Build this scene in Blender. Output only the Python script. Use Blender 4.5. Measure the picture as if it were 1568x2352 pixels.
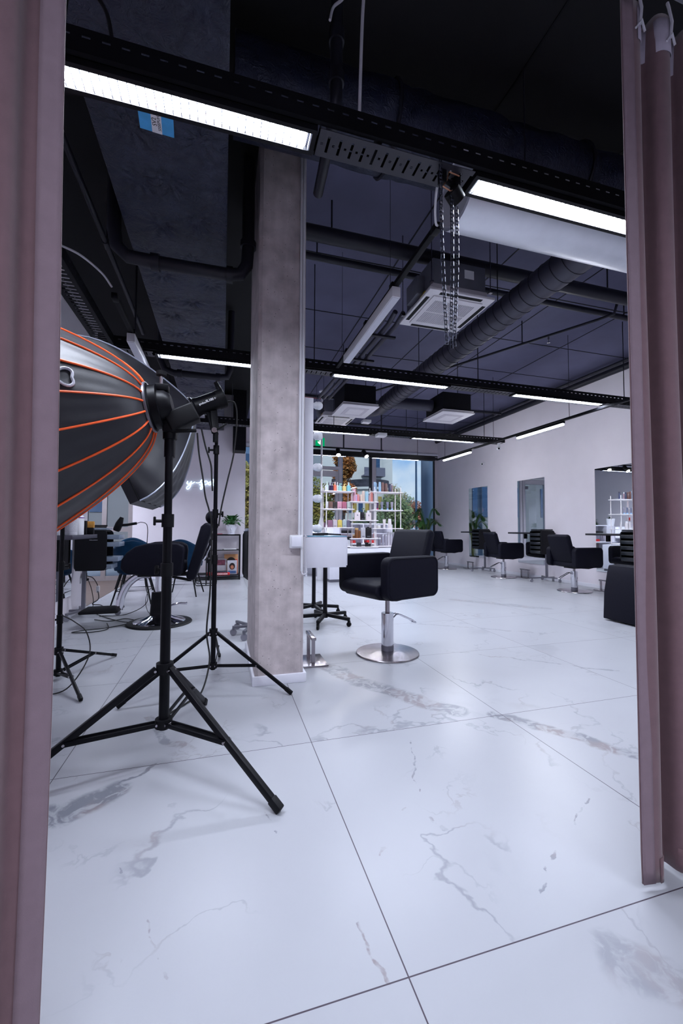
import bpy, bmesh, math, random
from mathutils import Vector, Matrix
random.seed(7)
PI = math.pi
R = math.radians
for o in list(bpy.data.objects): bpy.data.objects.remove(o)
SC = bpy.context.scene
COL = SC.collection

# ------------------------------------------------------------------ camera, world, exposure
CAM_Z = 1.1495
yaw, pit, rol = R(16.148), R(2.237), R(0.2212)
fw = Vector((math.sin(yaw)*math.cos(pit), math.cos(yaw)*math.cos(pit), math.sin(pit)))
rt = Vector((math.cos(yaw), -math.sin(yaw), 0))
up = rt.cross(fw)
r2 = rt*math.cos(rol) + up*math.sin(rol)
u2 = -rt*math.sin(rol) + up*math.cos(rol)
cam = bpy.data.cameras.new('camera')
cam.sensor_fit = 'VERTICAL'; cam.sensor_height = 36; cam.lens = 942.34/2352*36
cam.clip_start = 0.05; cam.clip_end = 500
co = bpy.data.objects.new('camera', cam); COL.objects.link(co)
co.matrix_world = Matrix(((r2.x, u2.x, -fw.x, 0), (r2.y, u2.y, -fw.y, 0), (r2.z, u2.z, -fw.z, CAM_Z), (0, 0, 0, 1)))
SC.camera = co
SC.view_settings.view_transform = 'Standard'; SC.view_settings.look = 'None'
SC.view_settings.gamma = 1; SC.view_settings.use_curve_mapping = False
SC.view_settings.exposure = 0.0
LAMP_COL = (0.80, 0.86, 1.0)      # cool white tubes
LAMP_E = 190.0
SKY_E = 1.05

w = bpy.data.worlds.new('sky'); SC.world = w; w.use_nodes = True
nt = w.node_tree; nt.nodes.clear()
wo = nt.nodes.new('ShaderNodeOutputWorld'); bg = nt.nodes.new('ShaderNodeBackground')
tc = nt.nodes.new('ShaderNodeTexCoord'); sx = nt.nodes.new('ShaderNodeSeparateXYZ')
rp = nt.nodes.new('ShaderNodeValToRGB'); ns = nt.nodes.new('ShaderNodeTexNoise'); mx = nt.nodes.new('ShaderNodeMix')
mr = nt.nodes.new('ShaderNodeMapRange')
nt.links.new(tc.outputs['Generated'], sx.inputs[0]); nt.links.new(sx.outputs[2], rp.inputs[0])
e = rp.color_ramp.elements
e[0].position = 0.0; e[0].color = (0.52, 0.68, 0.88, 1)
e[1].position = 0.6; e[1].color = (0.10, 0.25, 0.60, 1)
k = e.new(0.18); k.color = (0.30, 0.52, 0.86, 1)
ns.inputs['Scale'].default_value = 5; ns.inputs['Detail'].default_value = 6
nt.links.new(tc.outputs['Generated'], ns.inputs['Vector'])
mr.inputs[1].default_value = 0.48; mr.inputs[2].default_value = 0.62
nt.links.new(ns.outputs[0], mr.inputs[0])
mx.data_type = 'RGBA'; nt.links.new(mr.outputs[0], mx.inputs[0]); nt.links.new(rp.outputs[0], mx.inputs[6])
mx.inputs[7].default_value = (0.80, 0.86, 0.95, 1)
nt.links.new(mx.outputs[2], bg.inputs[0]); bg.inputs[1].default_value = SKY_E
nt.links.new(bg.outputs[0], wo.inputs[0])

# soft late daylight from behind the building, over the street
sl = bpy.data.lights.new('daylight', 'SUN'); sl.energy = 2.6; sl.angle = R(25); sl.color = (1.0, .97, .93)
so = bpy.data.objects.new('daylight', sl); COL.objects.link(so); so.rotation_euler = (R(52), 0, R(-18))

# ------------------------------------------------------------------ helpers
def lin(c):
    return tuple((x/12.92 if x <= 0.04045 else ((x+0.055)/1.055)**2.4) for x in [v/255 for v in c])

MATS = {}
def mat(name, rgb, rough=0.5, metal=0.0, var=0.12, scale=12, bump=0.0, bscale=60, spec=0.5, coat=0, stretch=None, sheen=0):
    """principled with a noise-varied colour and optional noise bump; rgb is sRGB 0-255"""
    if name in MATS: return MATS[name]
    m = bpy.data.materials.new(name); m.use_nodes = True; MATS[name] = m
    t = m.node_tree; b = t.nodes['Principled BSDF']
    c = lin(rgb)
    b.inputs['Roughness'].default_value = rough; b.inputs['Metallic'].default_value = metal
    b.inputs['Specular IOR Level'].default_value = spec
    b.inputs['Coat Weight'].default_value = coat
    b.inputs['Sheen Weight'].default_value = sheen
    tcn = t.nodes.new('ShaderNodeTexCoord'); n = t.nodes.new('ShaderNodeTexNoise')
    n.inputs['Scale'].default_value = scale; n.inputs['Detail'].default_value = 5
    src = tcn.outputs['Object']
    if stretch:
        mp = t.nodes.new('ShaderNodeMapping'); mp.inputs['Scale'].default_value = stretch
        t.links.new(src, mp.inputs[0]); src = mp.outputs[0]
    t.links.new(src, n.inputs['Vector'])
    r = t.nodes.new('ShaderNodeValToRGB')
    r.color_ramp.elements[0].position = 0.3; r.color_ramp.elements[1].position = 0.7
    r.color_ramp.elements[0].color = (*[x*(1-var) for x in c], 1)
    r.color_ramp.elements[1].color = (*[min(1, x*(1+var)) for x in c], 1)
    t.links.new(n.outputs[0], r.inputs[0]); t.links.new(r.outputs[0], b.inputs['Base Color'])
    if bump:
        n2 = t.nodes.new('ShaderNodeTexNoise'); n2.inputs['Scale'].default_value = bscale; n2.inputs['Detail'].default_value = 4
        t.links.new(src, n2.inputs['Vector'])
        bp = t.nodes.new('ShaderNodeBump'); bp.inputs['Strength'].default_value = bump; bp.inputs['Distance'].default_value = 0.01
        t.links.new(n2.outputs[0], bp.inputs['Height']); t.links.new(bp.outputs[0], b.inputs['Normal'])
    return m

def emit(name, col, s):
    if name in MATS: return MATS[name]
    m = bpy.data.materials.new(name); m.use_nodes = True; MATS[name] = m
    t = m.node_tree; t.nodes.clear()
    o = t.nodes.new('ShaderNodeOutputMaterial'); em = t.nodes.new('ShaderNodeEmission')
    em.inputs[0].default_value = (*col, 1); em.inputs[1].default_value = s
    t.links.new(em.outputs[0], o.inputs[0])
    return m

def pane_mat(name, tint, refl=0.06):
    m = bpy.data.materials.new(name); m.use_nodes = True; MATS[name] = m
    t = m.node_tree; t.nodes.clear()
    o = t.nodes.new('ShaderNodeOutputMaterial'); tr = t.nodes.new('ShaderNodeBsdfTransparent'); g = t.nodes.new('ShaderNodeBsdfGlossy')
    fr = t.nodes.new('ShaderNodeFresnel'); fr.inputs[0].default_value = 1.45
    mxs = t.nodes.new('ShaderNodeMixShader'); tr.inputs[0].default_value = (*tint, 1); g.inputs['Roughness'].default_value = 0.0
    t.links.new(fr.outputs[0], mxs.inputs[0]); t.links.new(tr.outputs[0], mxs.inputs[1]); t.links.new(g.outputs[0], mxs.inputs[2])
    t.links.new(mxs.outputs[0], o.inputs[0])
    return m

class MB:
    """collects shapes; obj() links them as ONE mesh object. w = root Empty when coordinates are world ones."""
    def __init__(s, w=None): s.bm = bmesh.new(); s.w = w
    def _merge(s, b, M=None):
        if M is not None: bmesh.ops.transform(b, matrix=M, verts=b.verts)
        me = bpy.data.meshes.new('t'); b.to_mesh(me); b.free(); s.bm.from_mesh(me); bpy.data.meshes.remove(me)
        return s
    def box(s, x0, x1, y0, y1, z0, z1, bev=0, seg=2, M=None):
        b = bmesh.new(); bmesh.ops.create_cube(b, size=1)
        for v in b.verts: v.co = Vector(((x0+x1)/2+v.co.x*(x1-x0), (y0+y1)/2+v.co.y*(y1-y0), (z0+z1)/2+v.co.z*(z1-z0)))
        if bev: bmesh.ops.bevel(b, geom=b.edges[:], offset=bev, segments=seg, affect='EDGES', profile=0.5)
        return s._merge(b, M)
    def bar(s, p0, p1, wd, ht, bev=0):
        """rectangular bar from p0 to p1"""
        p0, p1 = Vector(p0), Vector(p1); d = p1-p0; L = d.length
        q = d.to_track_quat('Z', 'Y'); M = Matrix.Translation((p0+p1)/2) @ q.to_matrix().to_4x4()
        return s.box(-wd/2, wd/2, -ht/2, ht/2, -L/2, L/2, bev, 2, M)
    def cyl(s, p0, p1, r, r1=None, seg=16):
        p0, p1 = Vector(p0), Vector(p1); d = p1-p0
        b = bmesh.new(); bmesh.ops.create_cone(b, cap_ends=True, segments=seg, radius1=r, radius2=r if r1 is None else r1, depth=d.length)
        M = Matrix.Translation((p0+p1)/2) @ d.to_track_quat('Z', 'Y').to_matrix().to_4x4()
        return s._merge(b, M)
    def sph(s, c, r, sc=(1, 1, 1), u=16, v=10, M=None):
        b = bmesh.new(); bmesh.ops.create_uvsphere(b, u_segments=u, v_segments=v, radius=r)
        T = Matrix.Translation(c) @ Matrix.Diagonal((*sc, 1))
        if M is not None: T = M @ T
        return s._merge(b, T)
    def lathe(s, prof, c=(0, 0, 0), seg=24, M=None):
        b = bmesh.new(); rings = []
        for r, z in prof:
            if r < 1e-6: rings.append([b.verts.new((0, 0, z))])
            else: rings.append([b.verts.new((r*math.cos(2*PI*i/seg), r*math.sin(2*PI*i/seg), z)) for i in range(seg)])
        for A, B in zip(rings, rings[1:]):
            for i in range(seg):
                j = (i+1) % seg
                if len(A) == 1 and len(B) == 1: continue
                if len(A) == 1: b.faces.new((A[0], B[j], B[i]))
                elif len(B) == 1: b.faces.new((A[i], A[j], B[0]))
                else: b.faces.new((A[i], A[j], B[j], B[i]))
        bmesh.ops.recalc_face_normals(b, faces=b.faces)
        T = Matrix.Translation(c)
        return s._merge(b, T if M is None else M @ T)
    def tube(s, pts, r, seg=8, closed=False, flat=1.0):
        pts = [Vector(p) for p in pts]; n = len(pts); b = bmesh.new(); rings = []; nrm = None
        for i, p in enumerate(pts):
            a = pts[i-1] if (i > 0 or closed) else p
            c = pts[(i+1) % n] if (i < n-1 or closed) else p
            t = (c-a).normalized()
            if nrm is None:
                nrm = t.orthogonal().normalized() if abs(t.z) > .9 else t.cross(Vector((0, 0, 1))).normalized()
            nrm = (nrm - t*nrm.dot(t)).normalized(); bn = t.cross(nrm)
            rr = r[i] if isinstance(r, (list, tuple)) else r
            rings.append([b.verts.new(p + nrm*rr*math.cos(2*PI*k/seg) + bn*rr*flat*math.sin(2*PI*k/seg)) for k in range(seg)])
        for i in range(n if closed else n-1):
            A, B = rings[i], rings[(i+1) % n]
            for k in range(seg): b.faces.new((A[k], A[(k+1) % seg], B[(k+1) % seg], B[k]))
        if not closed: b.faces.new(rings[0][::-1]); b.faces.new(rings[-1])
        bmesh.ops.recalc_face_normals(b, faces=b.faces)
        return s._merge(b)
    def prism(s, poly, d0, d1, ax='y', bev=0, seg=3, M=None):
        """2D outline extruded along an axis: ax y -> (x,z) outline; x -> (y,z); z -> (x,y)"""
        f = {'y': lambda a, c, d: (a, d, c), 'x': lambda a, c, d: (d, a, c), 'z': lambda a, c, d: (a, c, d)}[ax]
        b = bmesh.new(); A = [b.verts.new(f(a, c, d0)) for a, c in poly]; B = [b.verts.new(f(a, c, d1)) for a, c in poly]
        n = len(poly); b.faces.new(A); b.faces.new(B[::-1])
        for i in range(n): b.faces.new((A[i], B[i], B[(i+1) % n], A[(i+1) % n]))
        bmesh.ops.recalc_face_normals(b, faces=b.faces)
        if bev:
            ed = [e for e in b.edges if (e.verts[0] in A) == (e.verts[1] in A)] if False else b.edges[:]
            ed = [e for e in b.edges if len(e.link_faces) == 2 and e.calc_face_angle(0) > 0.6]
            bmesh.ops.bevel(b, geom=ed, offset=bev, segments=seg, affect='EDGES', profile=0.5)
        return s._merge(b, M)
    def grid(s, fn, nu, nv, flip=False):
        b = bmesh.new(); V = [[b.verts.new(fn(i/nu, j/nv)) for j in range(nv+1)] for i in range(nu+1)]
        for i in range(nu):
            for j in range(nv):
                q = (V[i][j], V[i+1][j], V[i+1][j+1], V[i][j+1]); b.faces.new(q[::-1] if flip else q)
        return s._merge(b)
    def quad(s, a, b_, c, d):
        s.bm.faces.new([s.bm.verts.new(p) for p in (a, b_, c, d)]); return s
    def text(s, txt, size, M, depth=0.001, bold=0, spacing=1.0):
        cu = bpy.data.curves.new('t', 'FONT'); cu.body = txt; cu.size = size; cu.extrude = depth; cu.offset = bold
        cu.align_x = 'CENTER'; cu.align_y = 'CENTER'; cu.space_character = spacing; cu.resolution_u = 3
        o = bpy.data.objects.new('t', cu); COL.objects.link(o)
        me = bpy.data.meshes.new_from_object(o.evaluated_get(bpy.context.evaluated_depsgraph_get()))
        bpy.data.objects.remove(o); bpy.data.curves.remove(cu)
        me.transform(M); s.bm.from_mesh(me); bpy.data.meshes.remove(me); return s
    def obj(s, name, m, parent=None, smooth=True, ang=38, solid=0):
        if s.w is not None: bmesh.ops.translate(s.bm, vec=-Vector(s.w.location), verts=s.bm.verts)
        me = bpy.data.meshes.new(name); s.bm.to_mesh(me); s.bm.free()
        if smooth and len(me.polygons):
            me.polygons.foreach_set('use_smooth', [True]*len(me.polygons)); me.set_sharp_from_angle(angle=R(ang))
        o = bpy.data.objects.new(name, me); COL.objects.link(o)
        if m: me.materials.append(m)
        if parent is not None: o.parent = parent
        if solid:
            md = o.modifiers.new('s', 'SOLIDIFY'); md.thickness = solid; md.offset = 0
        return o

def tag(o, label, cat, group=None, kind=None):
    o['label'] = label; o['category'] = cat
    if group: o['group'] = group
    if kind: o['kind'] = kind
    return o
def T(name, label, cat, loc=(0, 0, 0), rz=0, group=None):
    o = bpy.data.objects.new(name, None); COL.objects.link(o); o.empty_display_size = .05
    o.location = loc; o.rotation_euler = (0, 0, rz)
    return tag(o, label, cat, group)
def S(o, label=None):
    o['kind'] = 'structure'
    o['label'] = label or o.name.replace('_', ' '); o['category'] = o.name.split('_')[0].split('.')[0]
    return o
def dup(src, loc, rz=None, label=None, group=None):
    def cp(o, par):
        c = o.copy(); COL.objects.link(c)
        if par is not None: c.parent = par
        for ch in list(o.children): cp(ch, c)
        return c
    r = cp(src, None); r.location = loc
    if rz is not None: r.rotation_euler = (0, 0, rz)
    if label: r['label'] = label
    if group: r['group'] = group
    return r
def spline(pts, n=8):
    pts = [Vector(p) for p in pts]; out = []
    P = [pts[0]*2-pts[1]] + pts + [pts[-1]*2-pts[-2]]
    for i in range(1, len(P)-2):
        for k in range(n):
            t = k/n; a, b, c, d = P[i-1], P[i], P[i+1], P[i+2]
            out.append(0.5*((2*b)+(c-a)*t+(2*a-5*b+4*c-d)*t*t+(3*b-a-3*c+d)*t**3))
    out.append(pts[-1]); return out
def face_cam(p, size=1):   # rotation that lays text in the x-z plane, read from -Y
    return Matrix.Translation(p) @ Matrix.Rotation(PI/2, 4, 'X')

# ------------------------------------------------------------------ materials
M_WALL = mat('wall_paint', (224, 218, 227), .85, var=.02, scale=3, bump=.05, bscale=200)
M_WHITE = mat('white_lacquer', (226, 226, 236), .35, var=.02)
M_WHITEP = mat('white_plastic', (225, 225, 230), .4, var=.02)
M_BLACKP = mat('black_paint', (13, 13, 19), .55, var=.15, scale=8, spec=.2)
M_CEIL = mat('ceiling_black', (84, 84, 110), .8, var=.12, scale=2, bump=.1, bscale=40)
M_CEILB = mat('ceiling_near_black', (16, 16, 20), .9, var=.15, scale=3)  # darker tone for the ceiling over the doorway and the left side
M_PIPE = mat('black_pipe', (30, 30, 40), .42, var=.15, scale=6, spec=.3)
M_LEATHER = mat('black_leather', (12, 12, 25), .6, var=.15, scale=40, bump=.1, bscale=260, spec=.14)
M_CHROME = mat('chrome', (215, 215, 222), .08, 1.0, var=.03)
M_STEEL = mat('brushed_steel', (160, 155, 160), .25, 1.0, var=.12, scale=10)
M_GREYM = mat('grey_metal', (120, 120, 130), .4, .7, var=.05)
M_STAND = mat('stand_black', (6, 6, 12), .42, 0, var=.1, spec=.16)
M_SILVER = mat('silver_duct', (226, 228, 236), .38, .45, var=.06, scale=5, bump=.08, bscale=8)
M_CAST = mat('caster_grey', (140, 140, 150), .5, var=.05)
M_RUBBER = mat('rubber_black', (7, 7, 12), .55, var=.1, spec=.2)
M_LAMP = emit('lamp_glow', LAMP_COL, LAMP_E)
M_LAMPS = emit('lamp_glow_slim', (0.92, 0.95, 1.0), 118)
M_FIN = mat('louver_white', (215, 220, 230), .4, var=.02)
M_CABLE = mat('cable_black', (12, 12, 14), .5, var=.1)
M_CABLEW = mat('cable_white', (200, 198, 205), .5, var=.03)
M_SPIRAL = mat('spiral_duct_black', (58, 57, 70), .42, .3, var=.1, scale=4)

def mirror_mat():
    m = bpy.data.materials.new('mirror_glass'); m.use_nodes = True; b = m.node_tree.nodes['Principled BSDF']
    b.inputs['Base Color'].default_value = (.86, .90, .92, 1); b.inputs['Metallic'].default_value = 1; b.inputs['Roughness'].default_value = .01
    return m
M_MIRROR = mirror_mat()
M_PANE = pane_mat('window_pane', (.86, .92, .96))

def foil_mat():
    m = mat('black_foil', (36, 41, 62), .3, .3, var=.25, scale=6, spec=.6)
    t = m.node_tree; b = t.nodes['Principled BSDF']
    tcn = t.nodes.new('ShaderNodeTexCoord')
    n = t.nodes.new('ShaderNodeTexNoise'); n.inputs['Scale'].default_value = 14; n.inputs['Detail'].default_value = 7; n.inputs['Distortion'].default_value = 1.2
    v = t.nodes.new('ShaderNodeTexVoronoi'); v.feature = 'DISTANCE_TO_EDGE'; v.inputs['Scale'].default_value = 5
    ad = t.nodes.new('ShaderNodeMath'); ad.operation = 'MULTIPLY_ADD'; ad.inputs[1].default_value = .6
    bp = t.nodes.new('ShaderNodeBump'); bp.inputs['Strength'].default_value = .55; bp.inputs['Distance'].default_value = .02
    t.links.new(tcn.outputs['Object'], n.inputs['Vector']); t.links.new(n.outputs[1], v.inputs['Vector'])
    t.links.new(v.outputs[0], ad.inputs[0]); t.links.new(n.outputs[0], ad.inputs[2])
    t.links.new(ad.outputs[0], bp.inputs['Height']); t.links.new(bp.outputs[0], b.inputs['Normal'])
    return m
M_FOIL = foil_mat()

def concrete_mat():
    m = mat('concrete', (186, 176, 177), .88, var=.22, scale=9, bump=.12, bscale=150)
    t = m.node_tree; b = t.nodes['Principled BSDF']; tcn = t.nodes.new('ShaderNodeTexCoord')
    old = b.inputs['Base Color'].links[0].from_socket
    v = t.nodes.new('ShaderNodeTexVoronoi'); v.inputs['Scale'].default_value = 34
    mr_ = t.nodes.new('ShaderNodeMapRange'); mr_.inputs[1].default_value = .07; mr_.inputs[2].default_value = .13; mr_.inputs[3].default_value = .25; mr_.inputs[4].default_value = 1
    n = t.nodes.new('ShaderNodeTexNoise'); n.inputs['Scale'].default_value = 18; n.inputs['Detail'].default_value = 1
    mp = t.nodes.new('ShaderNodeMapping'); mp.inputs['Scale'].default_value = (6, 6, .5)
    ns_ = t.nodes.new('ShaderNodeTexNoise'); ns_.inputs['Scale'].default_value = 5; ns_.inputs['Detail'].default_value = 6
    mr2 = t.nodes.new('ShaderNodeMapRange'); mr2.inputs[1].default_value = .3; mr2.inputs[2].default_value = .7; mr2.inputs[3].default_value = .93; mr2.inputs[4].default_value = 1.05
    mu = t.nodes.new('ShaderNodeMix'); mu.data_type = 'RGBA'; mu.blend_type = 'MULTIPLY'; mu.inputs[0].default_value = 1
    mm = t.nodes.new('ShaderNodeMath'); mm.operation = 'MULTIPLY'
    gt = t.nodes.new('ShaderNodeMath'); gt.operation = 'GREATER_THAN'; gt.inputs[1].default_value = .50
    mxv = t.nodes.new('ShaderNodeMix'); mxv.inputs[2].default_value = 1
    t.links.new(tcn.outputs['Object'], v.inputs['Vector']); t.links.new(tcn.outputs['Object'], n.inputs['Vector']); t.links.new(tcn.outputs['Object'], mp.inputs[0])
    t.links.new(mp.outputs[0], ns_.inputs['Vector']); t.links.new(ns_.outputs[0], mr2.inputs[0])
    t.links.new(v.outputs[0], mr_.inputs[0]); t.links.new(n.outputs[0], gt.inputs[0])
    t.links.new(gt.outputs[0], mxv.inputs[0]); t.links.new(mr_.outputs[0], mxv.inputs[3])
    t.links.new(mxv.outputs[0], mm.inputs[0]); t.links.new(mr2.outputs[0], mm.inputs[1])
    t.links.new(old, mu.inputs[6]); t.links.new(mm.outputs[0], mu.inputs[7]); t.links.new(mu.outputs[2], b.inputs['Base Color'])
    return m
M_CONC = concrete_mat()

def floor_mat():
    m = bpy.data.materials.new('marble_tiles'); m.use_nodes = True; t = m.node_tree; b = t.nodes['Principled BSDF']
    N = t.nodes.new; L = t.links.new
    def math_(op, a, bb=None, clamp=False):
        n = N('ShaderNodeMath'); n.operation = op; n.use_clamp = clamp
        for i, v in enumerate((a, bb)):
            if v is None: continue
            if isinstance(v, (int, float)): n.inputs[i].default_value = v
            else: L(v, n.inputs[i])
        return n.outputs[0]
    def vm(op, a, bb=None, sc=None):
        n = N('ShaderNodeVectorMath'); n.operation = op
        for i, v in enumerate((a, bb)):
            if v is None: continue
            if isinstance(v, (tuple, list)): n.inputs[i].default_value = v
            else: L(v, n.inputs[i])
        if sc is not None:
            if isinstance(sc, (int, float)): n.inputs['Scale'].default_value = sc
            else: L(sc, n.inputs['Scale'])
        return n.outputs['Value'] if op in ('DOT_PRODUCT', 'LENGTH') else n.outputs['Vector']
    def noise(vec, sc, det=4, col=False, dist=0):
        n = N('ShaderNodeTexNoise'); n.inputs['Scale'].default_value = sc; n.inputs['Detail'].default_value = det; n.inputs['Distortion'].default_value = dist
        L(vec, n.inputs['Vector']); return n.outputs[1] if col else n.outputs[0]
    def ramp(v, a, c, lo=0.0, hi=1.0):
        n = N('ShaderNodeMapRange'); n.interpolation_type = 'SMOOTHSTEP'; L(v, n.inputs[0])
        for i, q in enumerate((a, c, lo, hi)): n.inputs[i+1].default_value = q
        return n.outputs[0]
    P = N('ShaderNodeNewGeometry').outputs['Position']
    loc = vm('SUBTRACT', P, (0.4748, 1.0043, 0))
    tl = vm('SCALE', loc, sc=1/1.2)
    idx = vm('FLOOR', tl); fr = vm('FRACTION', tl)
    wn = N('ShaderNodeTexWhiteNoise'); L(idx, wn.inputs['Vector'])
    rnd = vm('SCALE', wn.outputs['Color'], sc=41.0)
    q0 = vm('ADD', P, rnd)
    wq = vm('SUBTRACT', noise(q0, 1.6, 6, True), (.5, .5, .5))
    q = vm('ADD', q0, vm('SCALE', wq, sc=.9))
    # thin veins
    v1 = math_('ABSOLUTE', math_('SUBTRACT', noise(q, .8, 5), .5))
    vein1 = math_('MULTIPLY', ramp(v1, .008, 0), ramp(noise(q0, 1.3, 2), .50, .62))
    v2 = math_('ABSOLUTE', math_('SUBTRACT', noise(vm('ADD', q, (7, 3, 1)), 1.7, 6), .5))
    vein2 = math_('MULTIPLY', ramp(v2, .012, 0), ramp(noise(vm('ADD', q0, (3, 9, 2)), 1.6, 2), .52, .62))
    cloud = math_('MULTIPLY', ramp(noise(q, 1.1, 5), .60, .72), .22)
    # veins of the nearest slabs, as (polyline, half width, strength)
    pw = vm('ADD', P, vm('SCALE', vm('SUBTRACT', noise(P, 5, 6, True), (.5, .5, .5)), sc=.16))
    tot = None
    for pl, wd, st in VEINS:
        for a, c in zip(pl, pl[1:]):
            a = Vector((*a, 0)); c = Vector((*c, 0)); ba = c-a
            pa = vm('SUBTRACT', pw, tuple(a)); h = math_('MULTIPLY', vm('DOT_PRODUCT', pa, tuple(ba)), 1/ba.length_squared, True)
            d = vm('LENGTH', vm('SUBTRACT', pa, vm('SCALE', tuple(ba), sc=h)) if False else vm('SUBTRACT', pa, vscale(N, L, ba, h)))
            f = math_('MULTIPLY', ramp(d, wd, wd*.55), st)
            tot = f if tot is None else math_('MAXIMUM', tot, f)
    patch = math_('MULTIPLY', tot, ramp(noise(pw, 14, 8, False, 1.5), .38, .58, .25, 1.1))
    amount = math_('MAXIMUM', math_('MAXIMUM', math_('MULTIPLY', vein1, .42), math_('MULTIPLY', vein2, .26)), math_('MAXIMUM', cloud, patch))
    brown = ramp(noise(P, 3, 5), .48, .6)
    vc = N('ShaderNodeMix'); vc.data_type = 'RGBA'; L(brown, vc.inputs[0]); vc.inputs[6].default_value = (*lin((92, 96, 108)), 1); vc.inputs[7].default_value = (*lin((120, 104, 104)), 1)
    base = N('ShaderNodeMix'); base.data_type = 'RGBA'; L(noise(q0, 2.2, 4), base.inputs[0]); base.inputs[6].default_value = (*lin((166, 167, 174)), 1); base.inputs[7].default_value = (*lin((174, 176, 182)), 1)
    m1 = N('ShaderNodeMix'); m1.data_type = 'RGBA'; L(amount, m1.inputs[0]); L(base.outputs[2], m1.inputs[6]); L(vc.outputs[2], m1.inputs[7])
    sp = N('ShaderNodeSeparateXYZ'); L(fr, sp.inputs[0])
    def edge(s): return math_('MINIMUM', s, math_('SUBTRACT', 1.0, s))
    ed = math_('MINIMUM', edge(sp.outputs[0]), edge(sp.outputs[1]))
    gr = ramp(ed, .0019, .0013)
    m2 = N('ShaderNodeMix'); m2.data_type = 'RGBA'; L(gr, m2.inputs[0]); L(m1.outputs[2], m2.inputs[6]); m2.inputs[7].default_value = (*lin((70, 62, 72)), 1)
    L(m2.outputs[2], b.inputs['Base Color'])
    b.inputs['Roughness'].default_value = .30; b.inputs['Specular IOR Level'].default_value = .34
    return m
def vscale(N, L, v, h):
    n = N('ShaderNodeVectorMath'); n.operation = 'SCALE'; n.inputs[0].default_value = tuple(v); L(h, n.inputs['Scale']); return n.outputs['Vector']
VEINS = [
 ([(0.86, 3.35), (1.02, 2.95), (1.22, 2.62), (1.42, 2.33)], .10, .55),
 ([(1.62, 2.22), (1.85, 1.95), (2.02, 1.66)], .06, .6),
 ([(-.74, 1.93), (-.60, 1.94), (-.44, 2.02)], .09, .7), ([(-.64, 1.87), (-.30, 2.22)], .012, .7),
 ([(-.42, 2.75), (-.30, 2.50), (-.12, 2.27)], .03, .45),
 ([(1.05, .88), (1.13, .78), (1.24, .58)], .10, .34),
 ([(-1.1, 4.3), (-.5, 4.45), (-.1, 4.7)], .02, .4),
 ([(2.2, 4.6), (3.3, 3.85)], .03, .35), ([(3.6, 5.9), (4.5, 4.9)], .12, .35),
 ([(2.15, 3.4), (3.1, 2.6)], .018, .45),
 ([(1.00, 2.08), (0.91, 1.85), (0.75, 1.60), (0.56, 1.40)], .006, .55),
 ([(1.68, 1.52), (1.17, 1.25), (0.93, 1.05)], .006, .55),
 ([(-0.38, 1.75), (-0.19, 1.33), (-0.08, 1.07)], .005, .45),
 ([(0.19, 1.72), (0.23, 1.52)], .006, .6), ([(0.39, 1.17), (0.43, 1.03)], .009, .6), ([(0.83, 1.50), (0.83, 1.41)], .009, .6),
]
M_FLOOR = floor_mat()

def curtain_mat():
    m = mat('curtain_mauve', (116, 88, 93), .9, var=.06, scale=30, bump=.1, bscale=400, sheen=.3)
    return m
M_CURT = curtain_mat()

# ------------------------------------------------------------------ the shell
H = 4.25; XL, XR, YF, YN, YB = -1.85, 7.03, 12.5, 9.83, -2.4
S(MB().box(-3.4, 7.2, YB, YF+.15, -.12, 0).obj('floor', M_FLOOR), 'white marble tiled salon floor with grey veins')
wood = mat('oak_floor', (106, 90, 84), .45, var=.25, scale=3, stretch=(2, 14, 1))
S(MB().box(-3.3, -1.88, 6.64, YN, -.02, .006).obj('floor_alcove', wood), 'brown wood floor of the alcove on the left')
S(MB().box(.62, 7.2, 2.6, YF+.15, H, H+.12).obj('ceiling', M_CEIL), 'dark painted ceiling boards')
S(MB().box(-3.4, 7.2, YB, 2.6, H, H+.12).box(-3.4, .62, 2.6, YF+.15, H, H+.12).obj('ceiling', M_CEILB), 'near-black ceiling over the doorway and the left side')
S(MB().box(XR, XR+.15, YB, YF+.15, 0, H).obj('wall_right', M_WALL), 'white wall on the right with mirrors')
S(MB().box(-2.1, XL, YB, 6.62, 0, H).box(-2.1, XL, 6.62, YN, 2.75, H).obj('wall_left', M_WALL), 'white wall on the left')
S(MB().box(-3.35, -3.2, 6.4, YN+.2, 0, H).box(-3.2, -2.1, 6.4, 6.62, 0, H).obj('wall_alcove', M_WALL), 'white wall of the alcove')
S(MB().box(-1.88, .5, YN, YN+.15, 0, H).box(-3.2, -1.88, YN, YN+.15, 2.6, H).box(.35, .5, YN+.15, YF, 0, H).obj('wall_back', mat('wall_paint_far', (238, 232, 240), .85, var=.02, scale=3, bump=.05, bscale=200)), 'white far wall with the neon sign')
S(MB().box(.5, XR, YF, YF+.15, 3.66, H).box(.5, XR, YF, YF+.15, 0, .12).obj('wall_front', M_WALL), 'white band above the shop window')
S(MB().box(-3.4, 7.2, YB-.15, YB, 0, H).obj('wall_rear', M_WALL), 'white wall behind the camera')
S(MB().box(XR-.012, XR-.0005, YB, YF, .001, .07).obj('baseboard_right', M_WHITE), 'white skirting along the right wall')
S(MB().box(XL+.0005, XL+.012, YB, 6.62, .001, .07).obj('baseboard_left', M_WHITE), 'white skirting along the left wall')
S(MB().box(-1.88, .5, YN-.012, YN-.0005, .007, .06).obj('baseboard_back', M_WHITE), 'white skirting below the neon sign')
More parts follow.
